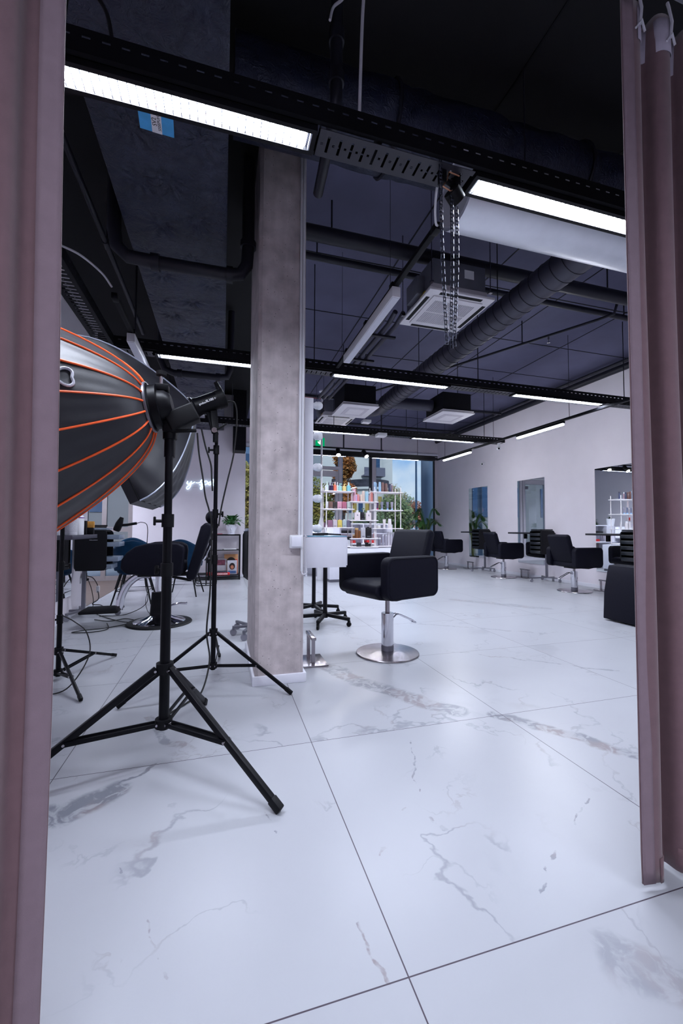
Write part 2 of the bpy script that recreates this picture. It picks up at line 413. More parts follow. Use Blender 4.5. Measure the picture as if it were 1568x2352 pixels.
# ceiling panel seams and the pale beam over the window
seam = MB()
for y in (3.2, 4.4, 5.6, 6.8, 8.0, 9.2, 10.4): seam.box(.7, XR, y, y+.012, H-.006, H)
for x in (1.9, 3.1, 4.3, 5.5): seam.box(x, x+.012, -.5, YF, H-.006, H)
S(seam.obj('trim_1', M_BLACKP), 'joints of the black ceiling boards')
S(MB().box(.5, XR, YF-.06, YF, 3.60, 3.68, .01).obj('trim_2', M_WHITE), 'white ledge above the shop window')

# shop window: frames with panes as children
M_FRAME = mat('window_frame_grey', (205, 200, 208), .5, var=.03)
M_FRAMED = mat('window_frame_dark', (30, 34, 44), .5, var=.05)
wf = S(MB().box(.5, XR, YF+.03, YF+.11, .12, .2).box(.5, XR, YF+.03, YF+.11, 3.58, 3.66).box(.5, .56, YF+.03, YF+.11, .2, 3.58)
  .box(6.94, XR, YF+.03, YF+.11, .2, 3.58).box(4.66, 4.80, YF+.02, YF+.11, .2, 3.58).box(2.3, 2.36, YF+.03, YF+.11, .2, 3.58).obj('window_1', M_FRAME), 'tall shop window looking out on autumn trees')
MB().box(4.58, 4.66, YF+.02, YF+.11, .2, 3.58).box(6.9, 6.94, YF+.03, YF+.1, .2, 3.58).obj('gasket', M_FRAMED, wf)
for x0, x1 in ((.56, 2.3), (3.64, 4.58), (4.8, 6.9)):
    MB().box(x0, x1, YF+.06, YF+.07, .2, 3.58).obj('pane', M_PANE, wf)
dr = S(MB().box(2.36, 2.46, YF+.02, YF+.12, .12, 3.1).box(3.54, 3.64, YF+.02, YF+.12, .12, 3.58).box(2.46, 3.54, YF+.02, YF+.12, 3.0, 3.1)
  .obj('door_1', M_FRAME), 'glazed street door in a grey frame')
lf = MB().box(2.48, 2.58, YF, YF+.09, .13, 2.96, .008).box(3.42, 3.52, YF, YF+.09, .13, 2.96, .008).box(2.58, 3.42, YF, YF+.09, .13, .3).box(2.58, 3.42, YF, YF+.09, 2.78, 2.96).obj('leaf', M_FRAME, dr)
MB().box(2.58, 3.42, YF+.04, YF+.05, .3, 2.78).obj('pane', M_PANE, lf)
MB().box(3.3, 3.42, YF-.01, YF+.05, 2.60, 2.70, .01).obj('door_closer', M_GREYM, lf)
MB().box(2.46, 3.54, YF+.06, YF+.07, 3.1, 3.58).obj('pane', M_PANE, dr)

# glazed partition of the alcove
M_BEIGE = mat('partition_frame_beige', (150, 142, 144), .5, var=.03)
gp = MB()
for x in (-3.2, -2.84, -2.48, -1.97): gp.box(x, x+.09, YN+.02, YN+.1, 0.006, 2.6)
for z in (.006, 1.05, 2.5): gp.box(-3.2, -1.88, YN+.03, YN+.09, z, z+.1)
gw = S(gp.obj('window_2', M_BEIGE), 'beige framed glass partition of the alcove')
for x0, x1 in ((-3.11, -2.84), (-2.75, -2.48), (-2.39, -1.97)):
    MB().box(x0, x1, YN+.055, YN+.065, .1, 2.5).obj('pane', M_PANE, gw)

# concrete column
cl = MB().prism([(.24, 3.11), (.265, 3.085), (.575, 3.085), (.60, 3.11), (.60, 4.03), (.24, 4.03)], .0, H, 'z').obj('column', M_CONC)
S(cl, 'bare concrete column')
S(MB().box(.222, .618, 3.063, 3.085, 0, .068, .003).box(.222, .24, 3.085, 4.045, 0, .068, .003).box(.60, .618, 3.085, 4.045, 0, .068, .003).box(.222, .618, 4.03, 4.05, 0, .068, .003)
  .obj('baseboard_column', M_WHITE), 'white skirting round the concrete column')

# ------------------------------------------------------------------ light trunking on the ceiling
def slot_side(mb, x0, x1, y, z0, z1, pitch=.07, ln=.030):
    h = (z1-z0); mb.box(x0, x1, y-.0015, y+.0015, z0, z0+h*.60).box(x0, x1, y-.0015, y+.0015, z0+h*.70, z1)
    n = int((x1-x0)/pitch)
    for i in range(n): mb.box(x0+i*pitch, x0+i*pitch+pitch-ln, y-.0015, y+.0015, z0+h*.60, z0+h*.70)
def slot_cover(mb, x0, x1, y, z, wd, pitch=.056, hole=.013):
    mb.box(x0, x1, y-wd/2, y-wd*.30, z, z+.003).box(x0, x1, y+wd*.30, y+wd/2, z, z+.003)
    n = max(1, int((x1-x0)/pitch)); p = (x1-x0)/n; g = .006
    for i in range(n):
        a, c = x0+i*p, x0+(i+1)*p-hole; m = (a+c)/2
        for ya, yc in ((y-wd*.30, y-g), (y+g, y+wd*.30)): mb.box(a, c, ya, yc, z, z+.003)
        mb.box(a, m-g, y-g, y+g, z, z+.003).box(m+g, c, y-g, y+g, z, z+.003)
def trunk(label, y, x0, x1, z, covers, wd=.17, rods=(), rail_h=.10):
    t = T('cable_trunking', label, 'light trunking', ((x0+x1)/2, y, z))
    mb = MB(t); slot_side(mb, x0, x1, y-wd/2, z+.03, z+.03+rail_h); slot_side(mb, x0, x1, y+wd/2, z+.03, z+.03+rail_h)
    mb.box(x0, x1, y-wd/2, y-wd/2+.02, z+.03, z+.034).box(x0, x1, y+wd/2-.02, y+wd/2, z+.03, z+.034)
    n = int((x1-x0)/.6)
    for i in range(n+1): mb.box(x0+i*(x1-x0)/n-.02*(i > 0), x0+i*(x1-x0)/n+.02*(i < n), y-wd/2, y+wd/2, z+.034, z+.038)
    mb.obj('side_rail', M_BLACKP, t, False)
    for a, c in covers:
        m = MB(t); slot_cover(m, a, c, y, z+.012, wd*.82); m.box(a, a+.003, y-wd*.41, y+wd*.41, z+.012, z+.032).obj('slotted_cover', mat('cover_black', (46, 45, 54), .45, .2, var=.08), t, False)
    for x in rods: MB(t).cyl((x, y, z+.03), (x, y, H), .006, seg=8).obj('hanger_rod', M_PIPE, t)
    return t
def light(label, x0, x1, y, z, wd=.13, glow=.088, m=None):
    """linear louvre luminaire hung in the trunking; the glow panel shines downwards"""
    t = T('ceiling_light', label, 'ceiling light', ((x0+x1)/2, y, z))
    MB(t).box(x0, x1, y-wd/2, y-glow/2, z, z+.05).box(x0, x1, y+glow/2, y+wd/2, z, z+.05).box(x0, x1, y-wd/2, y+wd/2, z+.026, z+.06)\
      .box(x0, x0+.02, y-glow/2, y+glow/2, z, z+.03).box(x1-.02, x1, y-glow/2, y+glow/2, z, z+.03).obj('housing', M_BLACKP, t, False)
    MB(t).quad((x0+.04, y-glow/2, z+.02), (x0+.04, y+glow/2, z+.02), (x1-.04, y+glow/2, z+.02), (x1-.04, y-glow/2, z+.02)).obj('diffuser', m or M_LAMP, t, False)
    f = MB(t); n = int((x1-x0-.1)/.033)
    for i in range(n+1):
        x = x0+.045+i*(x1-x0-.09)/n; f.box(x-.002, x+.002, y-glow/2, y+glow/2, z+.006, z+.016)
    f.box(x0+.021, x0+.028, y-glow/2, y+glow/2, z+.002, z+.018).box(x1-.028, x1-.021, y-glow/2, y+glow/2, z+.002, z+.018)
    f.obj('louver', M_FIN, t, False)
    return t
ZT = 2.95
trunk('near black perforated trunking carrying the two largest lit lamps', 1.82, -1.22, 6.4, ZT, ((.40, 1.21), (2.76, 3.72)), rods=(-.95, 2.95, 4.5))
light('large lit lamp at upper left beside the left curtain', -1.16, .39, 1.82, ZT)
light('large lit lamp at upper right above the silver duct', 1.22, 2.77, 1.82, ZT)
light('lit lamp of the near trunking hidden behind the right curtain', 3.73, 5.28, 1.82, ZT)
trunk('second black trunking crossing the room behind the concrete column', 4.62, -1.22, 6.95, ZT, ((-1.2, -.72), (.86, 1.2), (2.76, 3.72), (5.3, 6.9)), rods=(-.9, 1.0, 3.2, 5.7))
light('lit lamp between the softboxes and the column under the foil duct', -.70, .85, 4.62, ZT)
light('lit lamp right of the column below the slim pendant', 1.21, 2.76, 4.62, ZT)
light('lit lamp on the second trunking nearest the right wall', 3.73, 5.27, 4.62, ZT)
trunk('third black trunking ending free near the right wall', 7.45, -1.22, 5.75, ZT, ((-1.2, .48), (2.75, 3.6), (5.1, 5.7)), rods=(-.9, 2.0, 3.5, 5.3))
light('lit lamp on the third trunking over the bulb mirror', 1.18, 2.73, 7.45, ZT)
light('lit lamp on the third trunking in front of the window', 3.6, 5.05, 7.45, ZT)
light('short added lamp on the third trunking, unseen behind the concrete column', .50, 1.16, 7.45, ZT)  # added fill for the neon wall, out of sight behind the column
trunk('farthest black trunking before the shop window', 9.75, .7, 5.45, 2.93, ((3.0, 3.6), (4.95, 5.4)), wd=.14, rods=(1.0, 2.3, 4.9))
light('thin lit lamp on the farthest trunking behind the white pole', 1.4, 2.95, 9.75, 2.93)
light('thin lit lamp on the farthest trunking beside the big window', 3.6, 4.95, 9.75, 2.93)
for i, (a, c) in enumerate(((-1.1, .45), (1.2, 2.75))):  # added lamps out of view that light the curtain fronts
    light(('added unseen lamp behind the camera on the left', 'added unseen lamp behind the camera on the right')[i], a, c, -.9, ZT)
for lb, y in (('nearer added lamp of the alcove, out of sight', 7.5), ('farther added lamp of the alcove by the glass, out of sight', 8.9)):  # added lamps, hidden from view, to brighten the neon wall
    q = light(lb, -3.12, -1.96, y, 2.66)
    for x in (-2.9, -2.2): MB(q).cyl((x, y, 2.72), (x, y, H), .004, seg=6).obj('hanger_rod', M_PIPE, q)
# tray along the left side joining the two trunkings
tl = T('cable_trunking', 'black slotted cable tray along the left wall', 'light trunking', (-1.16, 3.2, 2.98))
m = MB(); slot_cover(m, -1.3, 1.32, 0, 0, .17, .05, .02); slot_side(m, -1.3, 1.32, -.085, 0, .09); slot_side(m, -1.3, 1.32, .085, 0, .09)
tr = m.obj('tray', M_BLACKP, tl, False); tr.rotation_euler = (0, 0, PI/2)

# slim suspended tracks along the room with unlit pendants
def slim(label, x, y0, y1, f0, f1, z, mat_, off=.0):
    t = T('pendant_light', label, 'pendant light', (x, (y0+y1)/2, z))
    MB(t).box(x-.02, x+.02, y0, y1, z, z+.035, .004).box(x-.022, x+.022, y0-.01, y0+.06, z-.012, z+.037, .006).obj('track', M_BLACKP, t)
    MB(t).box(x-.035+off, x+.035+off, f0, f1, z-.085, z-.003, .005).obj('body', M_WHITEP, t)
    MB(t).box(x-.028+off, x+.028+off, f0+.01, f1-.01, z-.088, z-.0855).obj('diffuser', mat_, t, False)
    for y in (f0+.05, (f0+f1)/2, min(f1, y1)-.05): MB(t).box(x-.03, x+.03, y-.03, y+.03, z-.004, z+.045, .004).obj('clip', M_BLACKP, t)
    h = MB(t)
    for y in (y0+.75, y1-.2): h.cyl((x, y, z), (x, y, H), .002, seg=6)
    h.obj('wire', M_PIPE, t)
    return t
M_OFF = mat('diffuser_unlit', (205, 205, 216), .6, var=.02)
slim('unlit white linear pendant on a black track right of the column', 1.25, 2.2, 4.52, 2.83, 4.15, ZT+.05, M_OFF)
slim('unlit white linear pendant on a black track above the softboxes', -.835, 3.5, 4.52, 4.1, 5.0, ZT-.012, M_OFF)
# lit wall track on the right
t = T('track_light', 'black track with two lit bars running along the right wall', 'track light', (5.27, 5.4, 2.89))
MB(t).box(5.25, 5.29, 1.4, 9.4, 2.89, 2.93, .003).obj('track', M_BLACKP, t)
for y0, y1 in ((5.31, 6.41), (7.89, 9.07)):
    b = MB(t).box(5.245, 5.295, y0, y1, 2.855, 2.89, .004).obj('bar_light', M_BLACKP, t)
    MB(t).box(5.248, 5.292, y0+.01, y1-.01, 2.825, 2.855, .01).obj('diffuser', M_LAMPS, b)
for y in (3.2, 5.2, 7.1, 9.0): MB(t).cyl((5.27, y, 2.92), (5.27, y, H), .004, seg=6).obj('hanger_wire', M_PIPE, t)
# spotlights on their rail before the window
t = T('spotlight_rail', 'black rail on two rods with round spotlights before the window', 'spotlight rail', (2.6, 9.3, 3.03))
MB(t).box(1.6, 3.75, 9.28, 9.32, 3.03, 3.06, .003).obj('rail', M_BLACKP, t)
for x in (2.74, 4.05-.35): MB(t).cyl((x, 9.3, 3.05), (x, 9.3, H), .018, seg=8).obj('rod', M_PIPE, t)
for nm, x, tilt in (('left', 2.6, -.15), ('right', 3.25, .45)):
    q = T('spotlight', 'lit round black spotlight, %s one of the pair on the rail' % nm, 'spotlight', (x, 9.3, 3.02))
    ax = Vector((math.sin(tilt)*.7, -.75, -1)).normalized(); p = Vector((0, 0, -.04))
    MB().cyl((0, 0, .01), p, .012, seg=10).sph(p, .02).obj('bracket', M_BLACKP, q)
    MB().cyl(p-ax*.04, p+ax*.15, .052, seg=20).obj('can', M_BLACKP, q)
    MB().cyl(p+ax*.1505, p+ax*.156, .047, seg=20).obj('lens', emit('spot_glow', (1, .97, .92), 200), q)

# ------------------------------------------------------------------ ducts and pipes
# foil wrapped rectangular duct with stitched pins
def duct_skin(u, v):
    y = -1.6+v*11.4; x = -.73+u*.73; z = 3.4
    d = 0; cr = 0; i0 = int((y+1.6)/.36)
    for i in range(max(0, i0-1), i0+3):
        py = -1.6+.36*i+.1
        for px in ((-.52, -.17) if i % 2 else (-.60, -.33)):
            px += .05*math.sin(i*5.3+px*9); qy = py+.06*math.sin(i*3.1+px*17)
            dx, dy = x-px, y-qy; r2 = dx*dx+dy*dy
            if r2 < .09:
                d = max(d, math.exp(-r2/.003)+.35*math.exp(-r2/.02))
                cr += .008*math.exp(-r2/.012)*math.sin(9*math.atan2(dy, dx)+i*2.1)*min(1, r2/.0008)
    seam = math.exp(-((y*1.25) % 1-.5)**2/.0006)
    return (x, y, z-.02*math.sin(PI*u)**.5+.024*d+cr+.004*seam)
dk = MB().grid(duct_skin, 84, 1150).box(-.73, 0, -1.6, 9.8, 3.402, 3.88, .015)
tag(dk.obj('rectangular_duct', M_FOIL, ang=60), 'wide black foil wrapped rectangular duct with pinned dimples, left of the column', 'air duct')
t = T('duct_tag', 'blue paper tag taped under the foil duct', 'tag', (-.38, 2.36, 3.372))
MB().box(-.088, .088, -.068, .068, -.004, 0).obj('sheet', mat('blue_tape', (70, 165, 225), .6, var=.12, scale=15), t).rotation_euler = (0, 0, .06)
c = MB().box(-.026, .026, -.068, .068, -.006, -.0045).obj('paper', M_WHITEP, t); c.rotation_euler = (0, 0, .06)
Mt = Matrix.Translation((0, 0, -.0062)) @ Matrix.Rotation(PI, 4, 'X') @ Matrix.Rotation(PI/2, 4, 'Z')
MB().text('SV2', .032, Mt @ Matrix.Translation((-.0, .010, 0)), .0004).text('SISSEPUHE', .022, Mt @ Matrix.Translation((0, -.013, 0)), .0004).obj('lettering', M_RUBBER, t, False)

def foil_tube(u, v):
    x = .62+v*6.05; a = 2*PI*u; r = .25*(1+.02*math.sin(x*9+a*2)+.014*math.sin(a*7+x*23)) - .012*math.exp(-((x*1.3) % 1-.5)**2/.002)
    return (x, 2.55+r*math.cos(a), 3.90+r*math.sin(a))
def foil_tube_l(u, v):
    p = foil_tube(u, 0); return (.03+v*.59, p[1], p[2])
t = tag(MB().grid(foil_tube, 36, 240, True).grid(foil_tube_l, 36, 30, True).obj('round_duct', M_FOIL, ang=70), 'black foil wrapped round duct crossing the ceiling above the column top', 'air duct')
for x in (1.05, 2.6, 4.2): MB().tube([(x, 2.55+.262*math.cos(a*PI/16), 3.9+.262*math.sin(a*PI/16)) for a in range(32)], .012, 6, True).obj('strap', M_PIPE, t)
t = T('round_duct', 'large bare silver duct under the upper right lamp', 'air duct', (2.6, 2.2, 3.27))
MB(t).lathe([(.0, 0), (.19, 0), (.19, .02), (.214, .0), (.216, .02), (.216, 3.0), (.0, 3.0)], seg=40, M=Matrix.Translation((1.38, 2.2, 3.27)) @ Matrix.Rotation(PI/2, 4, 'Y')).obj('pipe', M_SILVER, t)
h = MB(t)
for x in (1.9, 3.2): h.cyl((x, 2.2, 3.48), (x, 2.2, H), .005, seg=6)
h.obj('hanger_rod', M_PIPE, t)
# spiral duct along the room
t = T('spiral_duct', 'long black spiral duct running from the silver duct towards the window', 'air duct', (2.74, 4.6, 3.36))
MB(t).cyl((2.74, 2.42, 3.36), (2.74, 6.7, 3.36), .135, seg=32).obj('pipe', M_SPIRAL, t)
sm = MB(t)
for i in range(34):
    y = 2.5+i*.125; sm.tube([(2.74+.136*math.cos(a*PI/14), y+.02*math.sin(a*PI/14), 3.36+.136*math.sin(a*PI/14)) for a in range(28)], .0035, 5, True)
sm.obj('seam', M_PIPE, t)
MB(t).tube(spline([(2.74, 6.68, 3.36), (2.74, 6.95, 3.35), (2.6, 7.1, 3.35), (2.3, 7.1, 3.35)], 5), .125, 20).obj('elbow', M_SPIRAL, t)
MB(t).cyl((2.74, 6.62, 3.36), (3.55, 6.5, 3.33), .10, seg=22).obj('branch', M_SPIRAL, t)
h = MB(t)
for y in (3.6, 5.4): h.cyl((2.74, y, 3.49), (2.74, y, H), .005, seg=6)
h.obj('hanger_rod', M_PIPE, t)

def pipe(label, pts, r, name='pipe_run', cat='pipe', m=None, hang=(), coll=(), n=0):
    p = Vector(pts[0]); t = T(name, label, cat, p)
    MB(t).tube(spline(pts, n) if n else pts, r, 14).obj('tube', m or M_PIPE, t)
    if coll:
        for a, c in coll: MB(t).cyl(a, c, r*1.28, seg=14).obj('coupling', m or M_PIPE, t)
    for q in hang: MB(t).cyl(q, (q[0], q[1], H), .008, seg=8).obj('hanger', M_PIPE, t)
    return t
pipe('black drain pipe with elbows crossing under the foil duct left of the column', [(-.82, 3.38, 4.2), (-.82, 3.38, 3.4), (-.80, 3.38, 3.28), (-.72, 3.38, 3.21), (-.5, 3.38, 3.2), (.02, 3.38, 3.2), (.11, 3.38, 3.22), (.16, 3.38, 3.3), (.17, 3.38, 3.45), (.17, 3.38, 4.2)], .05,
     coll=(((-.56, 3.38, 3.2), (-.5, 3.38, 3.2)), ((.0, 3.38, 3.2), (.05, 3.38, 3.2)), ((.17, 3.38, 3.45), (.17, 3.38, 3.5))))
pipe('far black drain pipe crossing under the foil duct behind the lit lamp', [(-.84, 5.9, 4.2), (-.83, 5.9, 3.4), (-.78, 5.9, 3.28), (-.66, 5.9, 3.24), (-.1, 5.9, 3.24), (.03, 5.9, 3.26), (.07, 5.9, 3.36), (.08, 5.9, 4.2)], .045, coll=(((-.62, 5.9, 3.24), (-.56, 5.9, 3.24)), ((-.12, 5.9, 3.24), (-.06, 5.9, 3.24))))
pipe('thick black pipe crossing the ceiling right of the column', [(.62, 3.65, 3.9), (6.9, 3.68, 3.9)], .07, hang=((.95, 3.65, 3.9), (4.3, 3.66, 3.9)))
pipe('thin black pipe crossing the ceiling just behind the thick one', [(.62, 4.15, 4.02), (6.9, 4.2, 4.02)], .035, hang=((.92, 4.15, 4.0), (5.2, 4.19, 4.0)))
pipe('black pipe along the top of the right wall', [(6.88, 1.2, 4.06), (6.88, 12.3, 4.06)], .06, hang=((6.88, 4.0, 4.1), (6.88, 9.0, 4.1)))
pipe('thin black pipe beside the top of the right wall', [(6.72, 3.9, 4.1), (6.72, 12.2, 4.1)], .03, hang=((6.72, 7.5, 4.1),))
pipe('black conduit between the left tray and the foil duct', [(-1.0, 1.6, 3.6), (-1.0, 5.6, 3.6)], .022, hang=((-1.0, 3.9, 3.6),), coll=(((-1.0, 3.85, 3.6), (-1.0, 3.95, 3.6)),))
pipe('black drop pipe ending at the near trunking left of the white cable', [(.55, 2.03, H), (.55, 2.03, 3.46), (.552, 2.05, 3.42), (.556, 2.10, 3.40), (.585, 2.62, 3.40)], .033, coll=(((.55, 2.03, 3.75), (.55, 2.03, 3.82)), ((.55, 2.03, 3.52), (.55, 2.03, 3.58))))
sp = pipe('black sprinkler line sloping across the right half of the ceiling', [(4.8, 3.95, 4.05), (4.8, 4.0, 3.92), (4.7, 4.15, 3.9), (3.2, 7.07, 3.9), (2.9, 7.6, 3.9)], .018, hang=((4.25, 5.03, 3.9),))
for x, y in ((4.42, 4.7), (3.25, 6.97)):
    MB(sp).cyl((x, y, 3.9), (x, y, 3.84), .012, seg=8).cyl((x, y, 3.80), (x, y, 3.795), .022, seg=12).cyl((x, y, 3.84), (x, y, 3.79), .005, seg=6).obj('sprinkler_head', M_STEEL, sp)
for nm, y in (('nearer', 8.6), ('farther', 10.6)):
    pipe('%s black pipe crossing high before the window' % nm, [(.8, y, 4.0), (6.6, y, 4.0)], .03, hang=((3.0, y, 4.0), (5.6, y, 4.0)))
pipe('red fire alarm cable sagging across the far ceiling', [(1.2, 9.0, 4.12), (2.4, 9.0, 4.08), (3.4, 9.0, 4.1), (4.6, 9.0, 4.07), (5.9, 9.0, 4.12)], .008, 'alarm_cable', 'cable', mat('red_cable', (150, 25, 40), .5), n=6)
for i, dx in enumerate((0, .09, .18)):
    pipe(('left', 'middle', 'right')[i]+' one of three black refrigerant pipes beside the slim pendant', [(1.62+dx, 3.9, 3.42), (1.62+dx, 4.1, 3.38), (1.60+dx, 5.4, 3.38), (1.55+dx, 6.8, 3.38)], .026, m=M_SPIRAL)
for lb, y in (('nearer', 4.3), ('farther', 5.0)):
    tag(MB().box(1.56, 1.88, y-.02, y+.02, 3.33, 3.352).obj('pipe_bracket', M_PIPE), '%s of two black brackets carrying the refrigerant pipes' % lb, 'bracket')

# air conditioning cassettes and diffusers
M_ACW = mat('ac_white', (222, 218, 222), .5, var=.02); M_ACG = mat('ac_grey_box', (110, 112, 124), .5, .3, var=.08)
def cassette(label, loc):
    t = T('air_conditioner', label, 'air conditioner', loc)
    MB().box(-.34, .34, -.34, .34, 0, .03, .008).obj('panel', M_ACW, t)
    MB().box(-.26, .26, -.26, .26, -.012, 0, .004).obj('grille_frame', M_ACW, t)
    g = MB()
    for i in range(24):
        for a, c in ((-.2, -.01), (.01, .2)): g.box(-.21+i*.0178, -.203+i*.0178, a, c, -.015, -.0125)
    g.obj('grille_slats', mat('ac_slat_grey', (150, 148, 158), .5), t, False)
    v = MB()
    for s in (-1, 1): v.box(-.22, .22, s*.30-.018, s*.30+.018, -.003, .0).box(s*.30-.018, s*.30+.018, -.22, .22, -.003, .0)
    v.obj('outlet_slot', M_RUBBER, t, False)
    b = MB().box(-.29, .29, -.29, .29, .03, .1, .01).obj('tray', M_ACW, t)
    MB().box(-.28, .28, -.28, .28, .1, .34, .008).obj('casing', M_ACG, t)
    MB().box(-.36, -.28, -.12, .12, .08, .26, .01).obj('junction_box', M_ACG, t)
    MB().box(-.30, -.292, -.16, -.06, .04, .09).obj('sticker', mat('yellow_sticker', (220, 190, 40), .5), t)
    MB().box(.05, .15, -.284, -.28, .2, .28).obj('label', M_WHITEP, t)
    for sx_ in (-1, 1):
        for sy in (-1, 1): MB().cyl((sx_*.31, sy*.31, .09), (sx_*.31, sy*.31, H-loc[2]), .005, seg=6).box(sx_*.31-.015, sx_*.31+.015, sy*.31-.015, sy*.31+.015, .08, .095).obj('hanger', M_STEEL, t)
    return t
cassette('white ceiling air conditioner with a slatted grille hanging behind the chains', (2.10, 3.58, 3.30))
cassette('white ceiling air conditioner farther back partly behind a square diffuser', (2.17, 8.02, 3.34))
def diffuser(label, loc):
    t = T('air_diffuser', label, 'air diffuser', loc)
    MB().box(-.31, .31, -.36, .36, 0, .02, .003).box(-.30, .30, -.35, .35, .032, .05, .003).obj('plate', M_ACW, t)
    MB().box(-.19, .19, -.22, .22, -.004, -.0005).obj('perforated_field', mat('diffuser_grey', (196, 190, 198), .6, var=.05, scale=300), t)
    MB().box(-.13, .13, -.15, .15, -.007, -.0042).obj('center_plate', M_ACW, t)
    MB().box(-.27, .27, -.3, .3, .05, .36).obj('plenum', M_BLACKP, t)
    h = MB()
    for sx_ in (-.2, .2): h.cyl((sx_, 0, .36), (sx_, 0, H-loc[2]), .006, seg=6)
    h.obj('hanger', M_PIPE, t)
    return t
diffuser('square white air diffuser under a black box, left of the pair', (2.12, 6.55, 3.12))
diffuser('square white air diffuser under a black box, right of the pair', (3.84, 6.45, 3.12))
# detectors and small ceiling devices
def sbox(label, loc, nm='emergency_light', cat='emergency light'):
    t = T(nm, label, cat, loc); MB().box(-.09, .09, -.09, .09, 0, .06, .008).obj('body', M_WHITEP, t)
    MB().box(-.07, .07, -.07, .07, -.006, 0, .003).obj('lens', M_ACW, t)
    MB().cyl((0, 0, .06), (0, 0, H-loc[2]), .004, seg=6).obj('wire', M_PIPE, t); return t
sbox('small white box lamp hanging left of the far diffusers', (2.95, 8.3, 3.42))
sbox('small white box lamp hanging under the third trunking', (2.86, 7.2, 2.88))
for lab, p in (('white dome camera on the right wall above the first mirror', (XR, 9.9, 2.98)), ('white dome camera under the free end of the third trunking', None)):
    loc = p or (5.62, 7.4, 2.86)
    t = T('security_camera', lab, 'camera', loc)
    if p: MB().cyl((0, 0, 0), (-.05, 0, 0), .035, seg=14).obj('mount', M_WHITEP, t); c0 = Vector((-.08, -.02, -.02))
    else: MB().cyl((0, 0, .11), (0, 0, .03), .03, seg=14).obj('mount', M_WHITEP, t); c0 = Vector((0, 0, 0))
    MB().sph(c0, .045).obj('dome', M_WHITEP, t); MB().sph(c0+Vector((-.02, -.03, -.012)), .02).obj('lens', M_RUBBER, t)

# cables and chains from the near trunking
def cable(label, pts, r, m, nm='cable', n=8, grp=None):
    return tag(MB().tube(spline(pts, n), r, 8).obj(nm, m), label, 'cable', grp)
cable('white cable dropping from the ceiling to the near trunking', [(.615, 1.74, H), (.618, 1.74, 3.9), (.60, 1.75, 3.55), (.589, 1.76, 3.08)], .008, M_CABLEW)
cable('white cable from the near trunking to the black track beside the chains', [(1.085, 1.88, 3.03), (1.09, 1.93, 2.99), (1.13, 2.02, 2.955), (1.19, 2.12, 2.96), (1.235, 2.18, 3.0)], .007, M_CABLEW)
cable('white cable looping from the left tray to the black track', [(-1.12, 3.05, 3.02), (-1.08, 3.1, 3.04), (-.98, 3.2, 3.05), (-.9, 3.4, 3.06), (-.86, 3.52, 3.03)], .008, M_CABLEW)
cable('smaller black cable arching over the near trunking at left', [(-.70, 1.74, 3.08), (-.695, 1.74, 3.2), (-.675, 1.745, 3.23), (-.655, 1.75, 3.18), (-.65, 1.75, 3.08)], .008, M_CABLE)
cable('larger black cable arching over the near trunking at left', [(-.62, 1.75, 3.08), (-.6, 1.75, 3.25), (-.55, 1.76, 3.29), (-.48, 1.77, 3.22), (-.45, 1.77, 3.08)], .008, M_CABLE)
cable('white cable tied along the black drop pipe near the top edge', [(.60, 2.0, H), (.59, 1.99, 4.0), (.52, 1.98, 3.88), (.50, 1.98, 3.80)], .007, M_CABLEW)
def chain(label, pts, m):
    pts = [Vector(p) for p in pts]; P = spline(pts, 30); mb = MB(); acc = 0; last = P[0]; k = 0; step = .0195
    i = 0; cur = P[0]; out = [cur]
    for p in P[1:]:
        while (p-cur).length >= step:
            cur = cur + (p-cur).normalized()*step; out.append(cur)
    for a, c in zip(out, out[1:]):
        d = (c-a).normalized(); s = Vector((1, .25*(-1)**k, 0)); s = (s-d*s.dot(d)).normalized(); k += 1
        mid = (a+c)/2; L = [mid+d*.0115+s*.0075, mid-d*.0115+s*.0065, mid-d*.0115-s*.0065, mid+d*.0115-s*.0075]
        mb.tube(L, .0024, 5, True)
    return tag(mb.obj('hanging_chain', m), label, 'chain', 'chains under the near trunking')
M_CHAIN = mat('chain_steel', (58, 60, 74), .35, .8, var=.1)
chain('left chain hanging below the near trunking, darkest of the three', [(1.015, 1.76, 2.99), (1.02, 1.76, 2.6), (1.04, 1.76, 2.15), (1.045, 1.76, 2.04)], M_CHAIN)
chain('middle chain hanging below the near trunking', [(1.095, 1.79, 2.86), (1.09, 1.78, 2.5), (1.075, 1.77, 2.12), (1.08, 1.77, 2.03)], M_CHAIN)
chain('right chain hanging below the near trunking', [(1.13, 1.80, 2.80), (1.125, 1.79, 2.5), (1.10, 1.78, 2.12), (1.10, 1.78, 2.05)], M_CHAIN)
t = T('chain_hoist', 'small black chain winder with a copper hook under the near trunking', 'winder', (1.12, 1.82, 2.88))
MB().cyl((-.02, -.02, .0), (.03, .0, -.03), .042, seg=18).obj('wheel', M_RUBBER, t)
MB().bar((-.07, -.02, .05), (.05, 0, .03), .02, .02, .004).box(-.09, -.055, -.04, 0, .02, .09, .006).box(.0, .03, -.03, .03, .03, .10, .004).obj('bracket', M_BLACKP, t)
MB().tube([(.02, -.03, .075), (-.04, -.03, .085), (-.05, -.03, .04), (-.075, -.03, .0), (-.03, -.03, -.015), (.0, -.03, .0)], .004, 6).obj('hook', mat('copper', (190, 140, 110), .3, .8), t)

